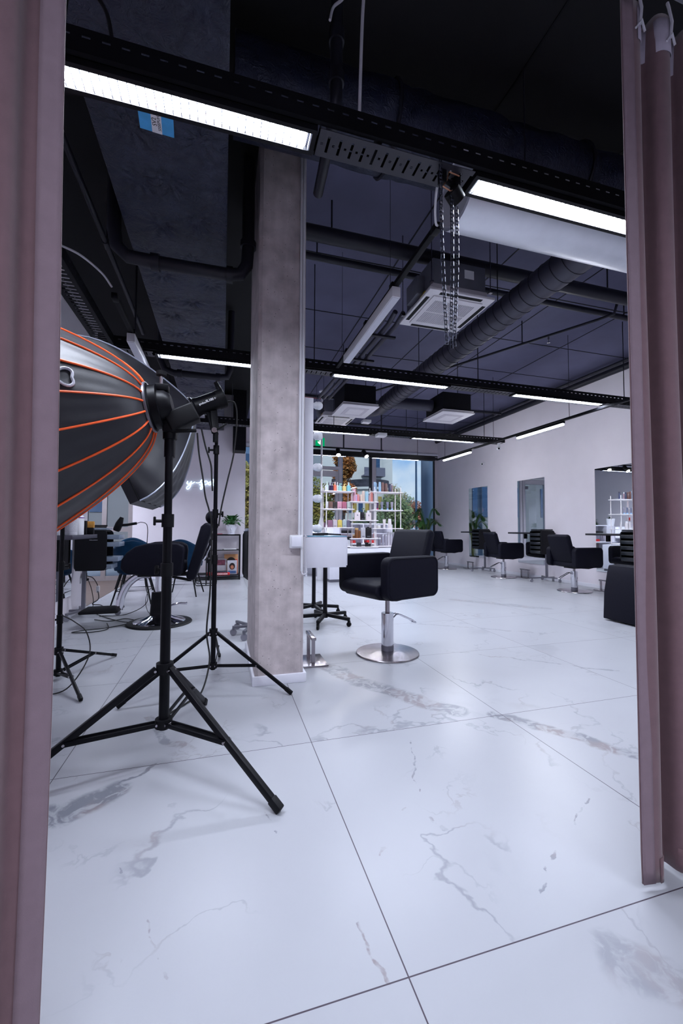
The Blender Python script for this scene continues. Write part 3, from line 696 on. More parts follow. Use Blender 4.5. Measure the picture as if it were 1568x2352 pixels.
# ------------------------------------------------------------------ curtains in the doorway
def curtain(label, edge, out, sgn, Y, z0, z1, wl, amp, ph):
    """edge = inner edge, out = how far it runs to the side; a flat hem then soft pleats"""
    t = T('curtain', label, 'curtain', (edge, Y, z0))
    Lh = .042
    def fn(u, v):
        s = u*out; z = z0+v*(z1-z0)
        if s < Lh: x = edge+sgn*s; y = Y+.004*math.sin(z*2)-.03*s/Lh*.2
        else:
            q = s-Lh; x = edge+sgn*(Lh+q*.93)
            y = Y-.006+amp*(math.cos(2*PI*q/wl+ph)-math.cos(ph))*min(1, q/.02)*(.85+.15*math.sin(z*1.3+q*5))
            x += sgn*.012*math.sin(4*PI*q/wl+ph*2)
        x += .006*math.sin(z*1.9+s*3) + .012*sgn*max(0, .12-z)*2
        return (x, y, z)
    MB(t).grid(fn, int(out/.007), 60).obj('fabric', M_CURT, t, ang=80, solid=.004)
    def hem(u, v):
        p = fn(.05+u*.95, 0); return (p[0], p[1]-.004, z0-.001+v*.075)
    MB(t).grid(hem, int(out/.007), 3).obj('bottom_hem', M_CURT, t, ang=80, solid=.003)
    def band(u, v):
        p = fn(Lh*.98/out*u, v); return (p[0], p[1]-.005, p[2])
    MB(t).grid(band, 4, 60).obj('side_hem', mat('curtain_hem', (138, 118, 126), .9, var=.05, scale=30, bump=.1, bscale=400), t, ang=80, solid=.003)
    def tape(u, v):
        p = fn(.05+u*.95, 1); return (p[0], p[1]-.005, z1-.14+v*.12)
    MB(t).grid(tape, int(out/.007), 3).obj('heading_tape', mat('curtain_tape', (176, 168, 182), .8, var=.05, scale=60), t, ang=80, solid=.002)
    n = int(out/wl)
    for i in range(n+1):
        p = fn(min(1, (Lh+.02+i*wl)/out), 1)
        MB(t).tube([(p[0], p[1]-.008, z1-.09), (p[0], p[1]-.014, z1-.04), (p[0], p[1]-.004, z1+.03), (p[0], p[1], z1+.05)], .005, 6).tube([(p[0]-.02, p[1]-.008, z1-.11), (p[0], p[1]-.013, z1-.08), (p[0]+.02, p[1]-.008, z1-.11)], .004, 6).obj('glider_hook', M_CABLEW, t)
    return t
curtain('mauve grey pleated curtain hanging at the left edge of the doorway', -.325, .85, -1, .95, .012, 3.0, .15, .034, .4)
curtain('mauve grey pleated curtain hanging at the right edge, its hem just off the tiles', 1.297, 1.15, 1, 1.03, .022, 2.985, .15, .045, 2.6)
t = T('curtain_rail', 'pale metal rail carrying both curtains at the doorway', 'curtain rail', (.5, 1.0, 3.05))
MB(t).box(-1.2, 2.5, .975, 1.015, 3.045, 3.08, .004).obj('rail', M_GREYM, t)
for x in (-1.1, 2.4): MB(t).cyl((x, .995, 3.08), (x, .995, H), .008, seg=8).obj('rod', M_GREYM, t)

# ------------------------------------------------------------------ studio lights on tripods
def tripod(label, C, R_, th, ztop, zbot, zpole, rpole, joints, grp='tripod light stands'):
    t = T('tripod_stand', label, 'light stand', (C[0], C[1], 0), 0, grp)
    p = MB().cyl((0, 0, zbot-.03), (0, 0, joints[0][0]), rpole, seg=18)
    zs = [j[0] for j in joints]+[zpole]
    for i in range(len(joints)):
        rr = joints[i][1]; p.cyl((0, 0, zs[i]-.02), (0, 0, zs[i+1]), rr, seg=18)
    p.obj('pole', M_STAND, t)
    MB().cyl((0, 0, ztop-.025), (0, 0, ztop+.025), rpole*1.7, seg=20).obj('upper_collar', M_RUBBER, t)
    MB().cyl((0, 0, zbot-.02), (0, 0, zbot+.02), rpole*1.7, seg=20).obj('lower_collar', M_RUBBER, t)
    for z, rr, a in joints:
        d = Vector((math.cos(a), math.sin(a), 0)); 
        j = MB().cyl((0, 0, z-.05), (0, 0, z+.015), rpole*1.22, seg=18).obj('clamp', M_RUBBER, t)
        MB().cyl(d*rpole+Vector((0, 0, z-.02)), d*(rpole+.034)+Vector((0, 0, z-.02)), .008, seg=10).box(-.006, .006, -.006, .006, -.022, .022, .004, 2, Matrix.Translation(d*(rpole+.036)+Vector((0, 0, z-.02)))@Matrix.Rotation(a, 4, 'Z') @ Matrix.Diagonal((1, 2.2, 1, 1))).obj('knob', M_RUBBER, j)
    for k in range(3):
        a = th+k*2*PI/3; d = Vector((math.cos(a), math.sin(a), 0)); n = Vector((-d.y, d.x, 0))
        h0 = d*rpole*1.6+Vector((0, 0, ztop)); f = d*R_+Vector((0, 0, .016))
        l = MB().bar(h0, f, rpole*1.05, rpole*1.25, .003).obj('leg', M_STAND, t)
        u = (f-h0).normalized()
        MB().bar(f-u*.05, f+u*.006, rpole*1.35, rpole*1.5, .005).obj('rubber_foot', M_RUBBER, l)
        q = h0.lerp(f, .56); b0 = d*rpole*1.5+Vector((0, 0, zbot))
        b = MB().bar(b0+n*rpole*.75, q+n*rpole*.75, rpole*.35, rpole*.8, .001).bar(b0-n*rpole*.75, q-n*rpole*.75, rpole*.35, rpole*.8, .001).obj('brace', M_STAND, t)
        for c in (h0+u*.01, q, b0): MB().cyl(c-n*rpole*1.0, c+n*rpole*1.0, .006, seg=10).obj('rivet', M_STEEL, l)
    return t
tripod('nearest and thickest tripod stand, carrying the orange piped softbox', (-.259, 2.18), .69, R(-44), .468, .208, 1.50, .0235, ((.96, .021, 2.6), (1.20, .0185, 3.3)))
tripod('slimmer tripod stand just left of the column, carrying the silver edged softbox', (-.053, 3.2), .63, R(-34), .378, .137, 1.86, .0175, ((.93, .0165, 3.4), (1.27, .0145, .3), (1.75, .0125, 3.0)))
tripod('low tripod stand at the far left beside the curtain', (-1.171, 3.6), .57, R(-59), .216, .058, 1.9, .0175, ((.47, .0165, 3.3), (.87, .0145, .6)))

M_SB = mat('softbox_black', (17, 17, 27), .45, var=.15, scale=4, bump=.08, bscale=14, spec=.5, stretch=(1, 1, 1), sheen=.12)
M_ORANGE = mat('orange_piping', (245, 92, 28), .5, var=.08)
M_SBIN = mat('softbox_silver_inside', (200, 200, 205), .35, .6, var=.05)
M_REFL = mat('silver_piping', (180, 186, 205), .35, .3, var=.05)
def frame(axis, roll=0):
    z = Vector(axis).normalized(); x = Vector((0, 0, 1)).cross(z)
    x = x.normalized(); y = z.cross(x)
    M = Matrix((x, y, z)).transposed().to_4x4(); return M @ Matrix.Rotation(roll, 4, 'Z')
# deep parabolic softbox with orange piping
ap = Vector((-.352, 2.19, 1.74)); A = frame((-1, .08, -.20), R(-1)); NR = 16
t = T('softbox', 'deep black softbox with orange piping, nearest the left curtain', 'softbox', ap)
def rad(s): return .10+.40*(s/.5)**.60 if s > 0 else .10
def para(u, v):
    s = v*.62; a = 2*PI*u; r = rad(s)
    c = math.cos(PI/NR)/math.cos(((a+PI/NR*0) % (2*PI/NR))-PI/NR)
    sag = 1-(1-c)*.9
    wr = 1+.006*math.sin(a*32)*min(1, s*4)*math.exp(-s*3)+.002*math.sin(a*13-s*30)
    r *= sag*wr
    return A @ Vector((r*math.cos(a), r*math.sin(a), s))
MB().grid(para, 192, 40, True).obj('fabric', M_SB, t, ang=20)
def para_in(u, v):
    p = para(u, v); return p*.985+(A @ Vector((0, 0, .008)))
MB().grid(para_in, 96, 20).obj('inner_lining', M_SBIN, t, ang=30)
for k in range(NR):
    a = 2*PI*k/NR
    pts = [A @ Vector((rad(s)*math.cos(a)*1.006, rad(s)*math.sin(a)*1.006, s)) for s in [.62*(i/24)**1.6 for i in range(25)]]
    MB().tube(pts, .0048, 6).obj('piping', M_ORANGE, t)
MB().tube([A @ Vector((rad(.62)*math.cos(i*PI/32), rad(.62)*math.sin(i*PI/32), .62)) for i in range(64)], .006, 6, True).obj('rim', M_ORANGE, t)
MB().tube([A @ Vector((.104*math.cos(i*PI/16), .104*math.sin(i*PI/16), .004)) for i in range(32)], .007, 6, True).obj('neck_band', M_ORANGE, t)
dome_ = MB()
dome_.lathe([(.545, .62), (.45, .60), (.2, .585), (0, .58)], seg=48, M=A).obj('front_diffuser', M_WHITEP, t)
# grey maker's mark on a panel: a rounded loop
a0 = PI*(.0); 
def on_skin(ang, s, off=1.01): return A @ Vector((rad(s)*math.cos(ang)*off, rad(s)*math.sin(ang)*off, s))
MARK_A = R(10.5)
lp = []
for i in range(28):
    q = 2*PI*i/28; rr = 1+.22*math.cos(3*q)
    lp.append(on_skin(MARK_A+.10*rr*math.sin(q), .235+.034*rr*math.cos(q), 1.004))
MB().tube(lp, .0062, 6, True).obj('logo_mark', mat('logo_grey', (165, 165, 175), .5), t)
# speed ring and light head of the near softbox
Z = A @ Vector((0, 0, 1))
t = T('studio_light', 'black studio lamp head behind the orange piped softbox', 'studio light', ap)
MB().lathe([(.06, .0), (.118, .0), (.118, -.010), (.108, -.016), (.108, -.05), (.06, -.05)], seg=40, M=A).obj('speed_ring', M_STAND, t)
MB().lathe([(.119, .006), (.124, .004), (.124, -.006), (.119, -.008)], seg=40, M=A).obj('ring_rim', M_GREYM, t)
MB().lathe([(0, -.05), (.078, -.05), (.074, -.08), (.05, -.105), (0, -.105)], seg=32, M=A).obj('lamp_neck', M_STAND, t)
k = ap - Z*.11
MB().cyl(Vector((0, 0, .10))-Z*.05, Vector((0, 0, .16))-Z*.05, .008, seg=10).obj('knob_stem', M_STEEL, t)
MB().cyl(Vector((0, 0, .155))-Z*.05, Vector((0, 0, .175))-Z*.05, .024, seg=20).obj('knob', M_RUBBER, t)
MB().box(.025, .085, -.03, .03, .085, .118, .004).obj('lock_block', M_STAND, t)
MB().box(-.047, .047, -.045, .045, -.075, .075, .010, 3, Matrix.Translation((.150, 0, -.04)) @ Matrix.Rotation(R(62), 4, 'Y')).obj('lamp_body', M_RUBBER, t)
MB().cyl((.093, .01, -.24), (.093, .01, -.06), .026, seg=18).cyl((.093, .01, -.15), (.093, .01, -.09), .034, seg=18).box(.06, .13, -.03, .05, -.12, -.06, .01).obj('mount', M_STAND, t)
MB().bar((.1, -.02, -.115), (.22, -.03, -.105), .012, .018, .004).obj('lock_lever', M_RUBBER, t)

# rectangular softbox with silver piping
ap = Vector((-.233, 3.22, 2.03)); A = frame((-.906, .0, -.423), 0)
t = T('softbox', 'black rectangular softbox with silver edge piping behind the orange piped one', 'softbox', ap)
SL, SWX, SHY = .54, .43, .535
def sec(s): return math.sin(min(1, s/SL)*PI/2)**.85
def corner(s, ix, iy, off=1.0):
    f = sec(s); return A @ Vector(((.055+(SWX-.055)*f)*ix*off, (.055+(SHY-.055)*f)*iy*off, s))
CQ = ((1, 1), (-1, 1), (-1, -1), (1, -1))
def tent(u, v):
    s = SL*v; k = int(u*4) % 4; q = u*4-int(u*4); p = corner(s, *CQ[k]).lerp(corner(s, *CQ[(k+1) % 4]), q)
    c = A @ Vector((0, 0, s)); sag = 1-.10*math.sin(PI*q)*math.sin(PI*min(1, v*1.05))
    wr = 1+.010*math.sin(q*38+v*9+k)*(1-v)*min(1, v*5)+.007*math.sin(q*23-v*26+k*2)*v*(2.2 if k == 2 else 1)
    return c+(p-c)*sag*wr
MB().grid(tent, 200, 34, True).obj('fabric', M_SB, t, ang=30)
def lip(u, v):
    k = int(u*4) % 4; q = u*4-int(u*4); return corner(SL, *CQ[k]).lerp(corner(SL, *CQ[(k+1) % 4]), q)+(A @ Vector((0, 0, .06*v)))
MB().grid(lip, 64, 2, True).obj('front_lip', M_SB, t, ang=30)
MB().grid(lambda u, v: tent(u, v)*.975+(A @ Vector((0, 0, .012))), 64, 12).obj('inner_lining', M_SBIN, t, ang=30)
MB().box(-SWX*.97, SWX*.97, -SHY*.97, SHY*.97, SL-.006, SL-.002, M=A).obj('front_diffuser', M_WHITEP, t)
for cx_, cy_ in CQ:
    MB().tube([corner(SL*(i/18)**1.7, cx_, cy_, 1.004) for i in range(19)], .005, 6).obj('piping', M_REFL, t)
MB().tube([corner(SL, *CQ[k % 4]) for k in range(4)], .005, 6, True).obj('rim_piping', M_RUBBER, t)
MB().tube([A @ Vector((.08*math.cos(i*PI/16), .08*math.sin(i*PI/16), -.004)) for i in range(32)], .009, 6, True).obj('neck_ring', M_STEEL, t)
Zb = Vector((-.906, .0, -.423)).normalized()
t = T('studio_light', 'black cylindrical studio lamp with white lettering beside the column', 'studio light', ap)
B = frame((-.906, .0, -.423), 0)
MB().lathe([(.06, .01), (.085, .005), (.088, -.02), (.075, -.03), (.068, -.06), (.068, -.20), (.0, -.20)], seg=36, M=B).obj('lamp_body', M_STAND, t)
MB().lathe([(.0, -.2), (.072, -.2), (.072, -.255), (.06, -.262), (0, -.262)], seg=36, M=B).obj('rear_cap', M_RUBBER, t)
MB().tube([B @ Vector((0, .06, -.235)), B @ Vector((0, .13, -.238)), B @ Vector((.0, .135, -.25)), B @ Vector((0, .06, -.26))], .009, 8).obj('handle', M_STAND, t)
pc = -Zb*.12+Vector((0, 0, -.115))
MB().bar(-Zb*.13+Vector((0, 0, -.05)), Vector((.172, -.07, -.19)), .055, .014, .004).bar(-Zb*.17+Vector((0, 0, -.05)), Vector((.172, -.07, -.15)), .05, .016, .004).obj('yoke', M_RUBBER, t)
MB().cyl((.165, -.095, -.165), (.172, -.045, -.165), .02, seg=16).obj('pivot_bolt', M_STEEL, t)
MB().cyl((.172, -.07, -.15), (.172, -.07, -.25), .017, seg=16).obj('spigot', M_STAND, t)
MB().bar((.178, -.09, -.165), (.25, -.10, -.115), .014, .014, .005).obj('tilt_handle', M_RUBBER, t)
MB().box(-.03, .03, -.012, .012, -.012, .012, .003, 2, Matrix.Translation(-Zb*.07+Vector((0, 0, -.075)))).obj('catch', M_GREYM, t)
# lettering runs along the barrel on the side that faces the room
ex = -Zb; n_ = Vector((0, -1, 0)); n_ = (n_-ex*n_.dot(ex)).normalized(); ey = n_.cross(ex)
Ml = Matrix((ex, ey, n_)).transposed().to_4x4(); 
MB().text('godox', .021, Matrix.Translation(ex*.085+n_*.0692-ey*.004) @ Ml, .0006, .0003).text('SL100', .024, Matrix.Translation(ex*.142+n_*.0692+ey*.0) @ Ml, .0006, .0006).text('D', .017, Matrix.Translation(ex*.184+n_*.0692+ey*.001) @ Ml, .0006).obj('lettering', M_WHITEP, t, False)
cable('black cable looping from the lettered lamp down to its stand', [(.02, 3.22, 2.11), (.075, 3.2, 2.10), (.095, 3.2, 1.98), (.075, 3.2, 1.72), (.03, 3.19, 1.50), (-.01, 3.185, 1.30), (-.028, 3.178, 1.16)], .006, M_CABLE)
cable('black cable falling from the silver edged softbox to its stand', [(-.16, 3.2, 1.88), (-.13, 3.19, 1.75), (-.09, 3.18, 1.62), (-.082, 3.175, 1.52), (-.075, 3.172, 1.42)], .006, M_CABLE)
cable('black cable hanging lowest beside the silver edged softbox', [(-.19, 3.2, 1.85), (-.175, 3.19, 1.70), (-.145, 3.18, 1.52), (-.125, 3.175, 1.38), (-.095, 3.172, 1.27), (-.078, 3.17, 1.16), (-.08, 3.17, .70), (-.10, 3.16, .40), (-.075, 3.12, .2), (-.12, 3.0, .03), (-.2, 2.9, .008), (-.3, 2.75, .008)], .006, M_CABLE)
cable('black mains lead looping over the low far left tripod', [(-1.19, 3.56, .5), (-1.25, 3.5, .46), (-1.32, 3.45, .2), (-1.30, 3.4, .02), (-1.2, 3.3, .008), (-1.02, 3.3, .03), (-.93, 3.45, .2), (-.96, 3.5, .36), (-1.05, 3.53, .44), (-1.15, 3.565, .49)], .0045, M_CABLE)

# ------------------------------------------------------------------ column fittings
t = T('light_switch', 'white rocker switch box on the front of the concrete column', 'light switch', (.532, 3.085, 1.046))
MB().box(-.05, .05, -.038, 0, -.05, .05, .008).obj('box', M_WHITEP, t); MB().box(-.038, .038, -.045, -.037, -.038, .038, .004).obj('rocker', M_WHITE, t)
t = T('cable_duct', 'white plastic conduit strips running up the column front', 'conduit', (.57, 3.085, .82))
MB(t).box(.548, .566, 3.063, 3.0845, 1.0965, 4.2, .002).obj('short_strip', M_WHITEP, t); MB(t).box(.568, .586, 3.059, 3.0845, .82, 4.2, .002).obj('long_strip', M_WHITEP, t)
cable('white cable looped round the column edge beside the switch', [(.577, 3.07, .83), (.58, 3.06, .805), (.60, 3.06, .80), (.618, 3.08, .815), (.612, 3.1, .84), (.60, 3.06, 1.07), (.608, 3.07, 1.085), (.625, 3.12, 1.08)], .006, M_CABLEW)

# bulb mirror and white cabinet on the right side of the column
M_BULB = mat('bulb_frosted', (232, 234, 240), .25, var=.01, spec=.6)
t = T('vanity_mirror', 'white framed make-up mirror with frosted bulbs on the column', 'mirror', (.66, 3.6, 1.09))
MB(t).box(.602, .70, 3.25, 3.97, 1.088, 2.212, .003).obj('frame', M_WHITE, t)
MB(t).box(.7005, .704, 3.30, 3.92, 1.10, 2.2).obj('glass', M_MIRROR, t)
for y in (3.31, 3.91):
    for z in (2.169, 1.912, 1.652, 1.392, 1.145):
        b = MB(t).sph((.758, y, z), .034, u=20, v=14).lathe([(.034, 0), (.03, .01), (.016, .03), (.016, .034)], c=(0, 0, 0), seg=16, M=Matrix.Translation((.738, y, z)) @ Matrix.Rotation(-PI/2, 4, 'Y')).obj('bulb', M_BULB, t)
        MB(t).cyl((.704, y, z), (.722, y, z), .02, seg=16).obj('socket', M_WHITEP, b)
t = T('vanity_cabinet', 'white drawer cabinet under the bulb mirror', 'cabinet', (.8, 3.6, .826))
MB(t).box(.603, .985, 3.252, 3.95, .828, 1.078, .002).obj('body', M_WHITE, t)
MB(t).box(.603, .99, 3.248, 3.955, 1.078, 1.084, .001).obj('glass_top', mat('glass_edge_blue', (120, 170, 195), .15, var=.03), t)
MB(t).box(.985, 1.0, 3.27, 3.58, .84, 1.06, .003).obj('drawer', M_WHITE, t); MB(t).box(.985, 1.0, 3.6, 3.93, .84, 1.06, .003).obj('drawer', M_WHITE, t)
t = T('hair_straightener', 'black hair straightener lying on the white cabinet', 'hair straightener', (.83, 3.32, 1.085))
MB().bar((-.12, 0, .012), (.02, .02, .014), .022, .018, .005).bar((.02, .02, .014), (.14, .05, .008), .016, .012, .004).obj('arms', M_RUBBER, t)
MB().tube([(-.12, 0, .012), (-.11, -.03, .008), (-.08, -.045, .005), (-.03, -.045, .005)], .004, 6).obj('cord', M_CABLE, t)
# chrome footrests
def footrest(label, loc, rz, L=.30, h=.2, sc=1.0):
    t = T('footrest', label, 'footrest', loc, rz)
    MB().box(-.12, .12, -L/2-.03, L/2+.03, 0, .012, .003).obj('base_plate', M_STEEL, t)
    MB().box(-.02, .02, -L/2, L/2, h-.025, h, .003).obj('bar', M_STEEL, t)
    for y in (-L/2+.03, L/2-.03): MB().box(-.014, .014, y-.012, y+.012, .012, h-.025).obj('post', M_STEEL, t)
    return t
footrest('polished steel footrest on the tiles beside the column', (.745, 3.51, 0), 0, .26, .235)
for lb, y in (('below the farthest wall mirror', 10.33), ('below the middle wall mirror', 8.12), ('below the nearest wall mirror', 5.98)):
    footrest('small steel footrest on the floor '+lb, (6.85, y, 0), 0, .30, .2)

# ------------------------------------------------------------------ wall mirrors, shelves
for lb, y in (('farthest', 10.19), ('middle', 8.10), ('nearest', 5.89)):
    t = T('wall_mirror', '%s of the three tall frameless mirrors on the right wall' % lb, 'mirror', (XR-.008, y, .33), 0, 'tall mirrors on the right wall')
    MB().box(-.006, .0075, -.447, .447, 0, 2.0, .001).obj('glass', M_MIRROR, t, False)
t = T('wall_mirror', 'tall frameless mirror on the left wall behind the low tripod', 'mirror', (XL+.008, 5.5, .28))
MB().box(-.0075, .006, -.55, .5, 0, 2.0, .001).obj('glass', M_MIRROR, t, False)
M_SHELF = mat('dark_laminate', (30, 30, 38), .4, var=.1)
for lb, y1 in (('under the farthest wall mirror', 10.5), ('under the middle wall mirror', 8.45), ('under the nearest wall mirror', 6.24)):
    t = T('wall_shelf', 'thin black styling shelf '+lb, 'shelf', (6.83, y1-.55, 1.03)); x0 = -.18
    MB().box(x0, .184, -.55, .55, 0, .035, .002).obj('board', M_SHELF, t)
    for a in (-.4, .36): MB().box(.15, .184, a, a+.04, -.12, 0).obj('bracket', M_BLACKP, t)
t = T('wall_shelf', 'dark styling counter on the left wall with bottles on it', 'counter', (-1.64, 5.12, 1.02))
MB().box(-.19, .20, -.42, .43, 0, .045, .002).obj('board', mat('counter_grey', (62, 60, 72), .4, var=.08), t)
for a in (-.3, .26): MB().box(-.19, -.15, a, a+.04, -.15, 0).obj('bracket', M_BLACKP, t)

# ------------------------------------------------------------------ hairdressing chairs
def rrect(w, h, r, n=6):
    out = []
    for cx, cy, a0 in ((w/2-r, h/2-r, 0), (-w/2+r, h/2-r, 90), (-w/2+r, -h/2+r, 180), (w/2-r, -h/2+r, 270)):
        for i in range(n+1):
            a = R(a0+90*i/n); out.append((cx+r*math.cos(a), cy+r*math.sin(a)))
    return out
def styling_chair(label, loc, rz):
    """faces local -Y"""
    t = T('styling_chair', label, 'salon chair', loc, rz, 'black styling chairs')
    prof = [(y, z+.725) for y, z in rrect(.62, .36, .07)]
    for s in (-1, 1):
        x = s*.295
        a = MB().prism(prof, x-.05, x+.05, 'x', .016).obj('armrest', M_LEATHER, t)
        MB().tube([(x-.05*s*-1*0+s*.0505-.0*s, y, z) for y, z in [(p[0]*.93, (p[1]-.725)*.93+.725) for p in prof]], .003, 5, True).obj('seam_piping', M_LEATHER, a)
    MB().prism([(-.36, .60), (-.34, .665), (-.24, .69), (.24, .66), (.26, .56), (.1, .53), (-.1, .515), (-.30, .545)], -.246, .246, 'x', .022).obj('seat', M_LEATHER, t)
    bk = [(.16, .64), (.255, .63), (.40, 1.10), (.375, 1.135), (.33, 1.14), (.295, 1.11)]
    MB().prism(bk, -.235, .235, 'x', .028, 4).obj('backrest', M_LEATHER, t)
    MB().cyl((0, 0, .35), (0, 0, .53), .021, seg=18).obj('piston', M_STEEL, t)
    MB().box(-.12, .12, -.12, .12, .515, .535, .004).obj('seat_plate', M_BLACKP, t)
    MB().cyl((0, 0, .03), (0, 0, .37), .056, seg=28).obj('cylinder', M_CHROME, t)
    MB().cyl((0, 0, .025), (0, 0, .075), .0575, seg=28).obj('cylinder_ring', M_GREYM, t)
    MB().lathe([(0, 0), (.285, 0), (.29, .006), (.285, .014), (.15, .024), (.06, .032), (0, .032)], seg=56).obj('base_disc', M_STEEL, t)
    lv = MB()
    for s in (-1, 1): lv.tube([(s*.018, .05, .315), (s*.02, .09, .345), (s*.02, .13, .345), (s*.022, .30, .27), (s*.022, .345, .24)], .0065, 8)
    lv.cyl((-.03, .345, .24), (.03, .345, .24), .009, seg=10).cyl((-.022, .24, .297), (.022, .24, .297), .006, seg=8).obj('pump_lever', M_CHROME, t)
    return t
ch = styling_chair('nearest black styling chair beside the column, seen from the side', (1.475, 3.555, 0), R(-70))
def lowered(c, dz):      # the same chair pumped down a little
    for o in c.children:
        if o.name.split('.')[0] in ('seat', 'armrest', 'backrest', 'piston', 'seat_plate'): o.location.z -= dz
    return c
lowered(dup(ch, (6.257, 6.127, 0), R(90), 'black styling chair at the nearest wall mirror, backrest to us'), .09)
lowered(dup(ch, (6.40, 8.30, 0), R(86), 'black styling chair at the middle wall mirror'), .08)
lowered(dup(ch, (6.15, 10.45, 0), R(97), 'black styling chair at the farthest wall mirror, partly behind the near chair'), .06)

# trolleys with drawers on a caster frame
M_DRAW = mat('drawer_black', (26, 30, 36), .3, var=.1); M_DRAWG = mat('drawer_smoke', (120, 132, 150), .25, var=.08)
def caster(mb, x, y, z=0, r=.035):
    mb.cyl((x-.011, y, z+r), (x+.011, y, z+r), r, seg=16)
def trolley(label, loc, rz, opened=False, brand=False, drawers=5):
    """front (drawers) faces local -Y"""
    t = T('salon_trolley', label, 'trolley', loc, rz, 'black salon trolleys')
    z0, z1 = .60, 1.11
    for s in (-1, 1): MB().prism([(y, z+(z0+z1)/2) for y, z in rrect(.36, z1-z0, .05 if True else 0)], s*.16-.009, s*.16+.009, 'x', .003).obj('side_panel', M_BLACKP, t)
    MB().box(-.151, .151, -.15, .17, z1-.02, z1).box(-.151, .151, -.15, .17, z0, z0+.012).box(-.151, .151, .155, .17, z0+.012, z1-.02).obj('carcass', M_BLACKP, t)
    MB().box(-.14, .14, -.17, .16, z1+.002, z1+.03, .004).obj('top_tray', M_DRAW if not opened else M_DRAWG, t)
    dh = (z1-z0-.04)/drawers
    for i in range(drawers):
        off = (-.05, -.12, -.07, -.13, -.13)[i % 5] if opened else 0
        zz = z0+.018+i*dh
        if opened and i == 2: continue
        MB().box(-.148, .148, -.188+off, .10+off, zz, zz+dh*.62, .006).obj('drawer', M_DRAWG if opened else M_DRAW, t)
    MB().box(-.02, .02, .09, .13, .08, z0).obj('column', M_GREYM, t)
    MB().box(-.02, .02, -.30, .30, .075, .10, .003).bar((0, .1, .088), (-.26, .22, .088), .03, .025).bar((0, .1, .088), (.26, .22, .088), .03, .025).obj('base_frame', M_GREYM, t)
    for x, y in ((0, -.29), (0, .29), (-.25, .215), (.25, .215)):
        c = MB(); caster(c, x, y); c.obj('caster', M_CAST, t)
        MB().cyl((x, y, .035), (x, y, .08), .010, seg=8).box(x-.018, x+.018, y-.012, y+.012, .06, .076).obj('fork', M_GREYM, t.children[-1])
    if brand:
        M = Matrix.Translation((-.1697, -.03, .985)) @ Matrix(((0, 0, -1, 0), (-1, 0, 0, 0), (0, 1, 0, 0), (0, 0, 0, 1)))
        MB().text('WELLABOX', .0145, M, .0004, .0002, 1.3).obj('lettering', mat('lettering_grey', (190, 190, 200), .5), t, False)
    return t
tw = trolley('black salon trolley with white lettering and open smoky drawers at the left wall', (-1.585, 6.0, 0), R(90), True, True)
tv = trolley('black drawer trolley under the shelf of the middle wall mirror', (6.72, 7.42, 0), R(-90))
dup(tv, (6.72, 9.62, 0), R(-90), 'black drawer trolley under the shelf of the farthest wall mirror')
dup(tv, (6.66, 5.22, 0), R(-90), 'black drawer trolley at the right edge next to the curtain')
trolley('black trolley half hidden behind the left side of the concrete column', (.415, 4.60, 0), R(96), True)
# round trolley pedestals
def pedestal(label, loc, rz):
    t = T('rolling_tray_stand', label, 'rolling stand', loc, rz, 'rolling stands behind the vanity cabinet')
    MB().cyl((0, 0, .10), (0, 0, .86), .026, seg=18).obj('post', M_BLACKP, t)
    MB().box(-.17, .17, -.14, .14, .86, .88, .005).box(-.17, .17, -.14, -.13, .88, .92).box(-.17, .17, .13, .14, .88, .92).box(-.17, -.16, -.14, .14, .88, .92).box(.16, .17, -.14, .14, .88, .92).obj('tray', M_BLACKP, t)
    MB().cyl((0, 0, .07), (0, 0, .15), .035, .028, 18).obj('hub', M_BLACKP, t)
    for k in range(5):
        a = 2*PI*k/5; d = Vector((math.cos(a), math.sin(a), 0))
        l = MB().bar(d*.02+Vector((0, 0, .105)), d*.34+Vector((0, 0, .085)), .042, .042, .012).obj('star_leg', M_BLACKP, t)
        MB().cyl(d*.33+Vector((-d.y*.012, d.x*.012, .027)), d*.33+Vector((d.y*.012, -d.x*.012, .027)), .027, seg=14).box(d.x*.33-.014, d.x*.33+.014, d.y*.33-.014, d.y*.33+.014, .04, .07, .004).obj('caster', M_RUBBER, l)
    return t
pedestal('black five-legged rolling stand nearer to us, seen under the white cabinet', (1.205, 4.86, 0), R(-46))
pedestal('black five-legged rolling stand farther from us, seen under the white cabinet', (1.20, 5.48, 0), R(-12))

# black lounge chair at the right edge
t = T('lounge_chair', 'black upholstered lounge chair half hidden by the right curtain', 'armchair', (5.0, 3.68, 0))
MB(t).prism([(4.66, .02), (4.68, .35), (4.735, .60), (4.765, .69), (4.90, .70), (4.96, .67), (4.94, .35), (4.86, .02)], 3.22, 4.13, 'y', .012, 3).obj('backrest', M_LEATHER, t)
for y in (3.22, 3.99): MB(t).prism([(4.85, .02), (4.9, .60), (5.5, .52), (5.56, .40), (5.52, .02)], y, y+.14, 'y', .025).obj('armrest', M_LEATHER, t)
MB(t).box(4.87, 5.52, 3.365, 3.985, .06, .40, .04, 3).obj('seat_cushion', M_LEATHER, t)

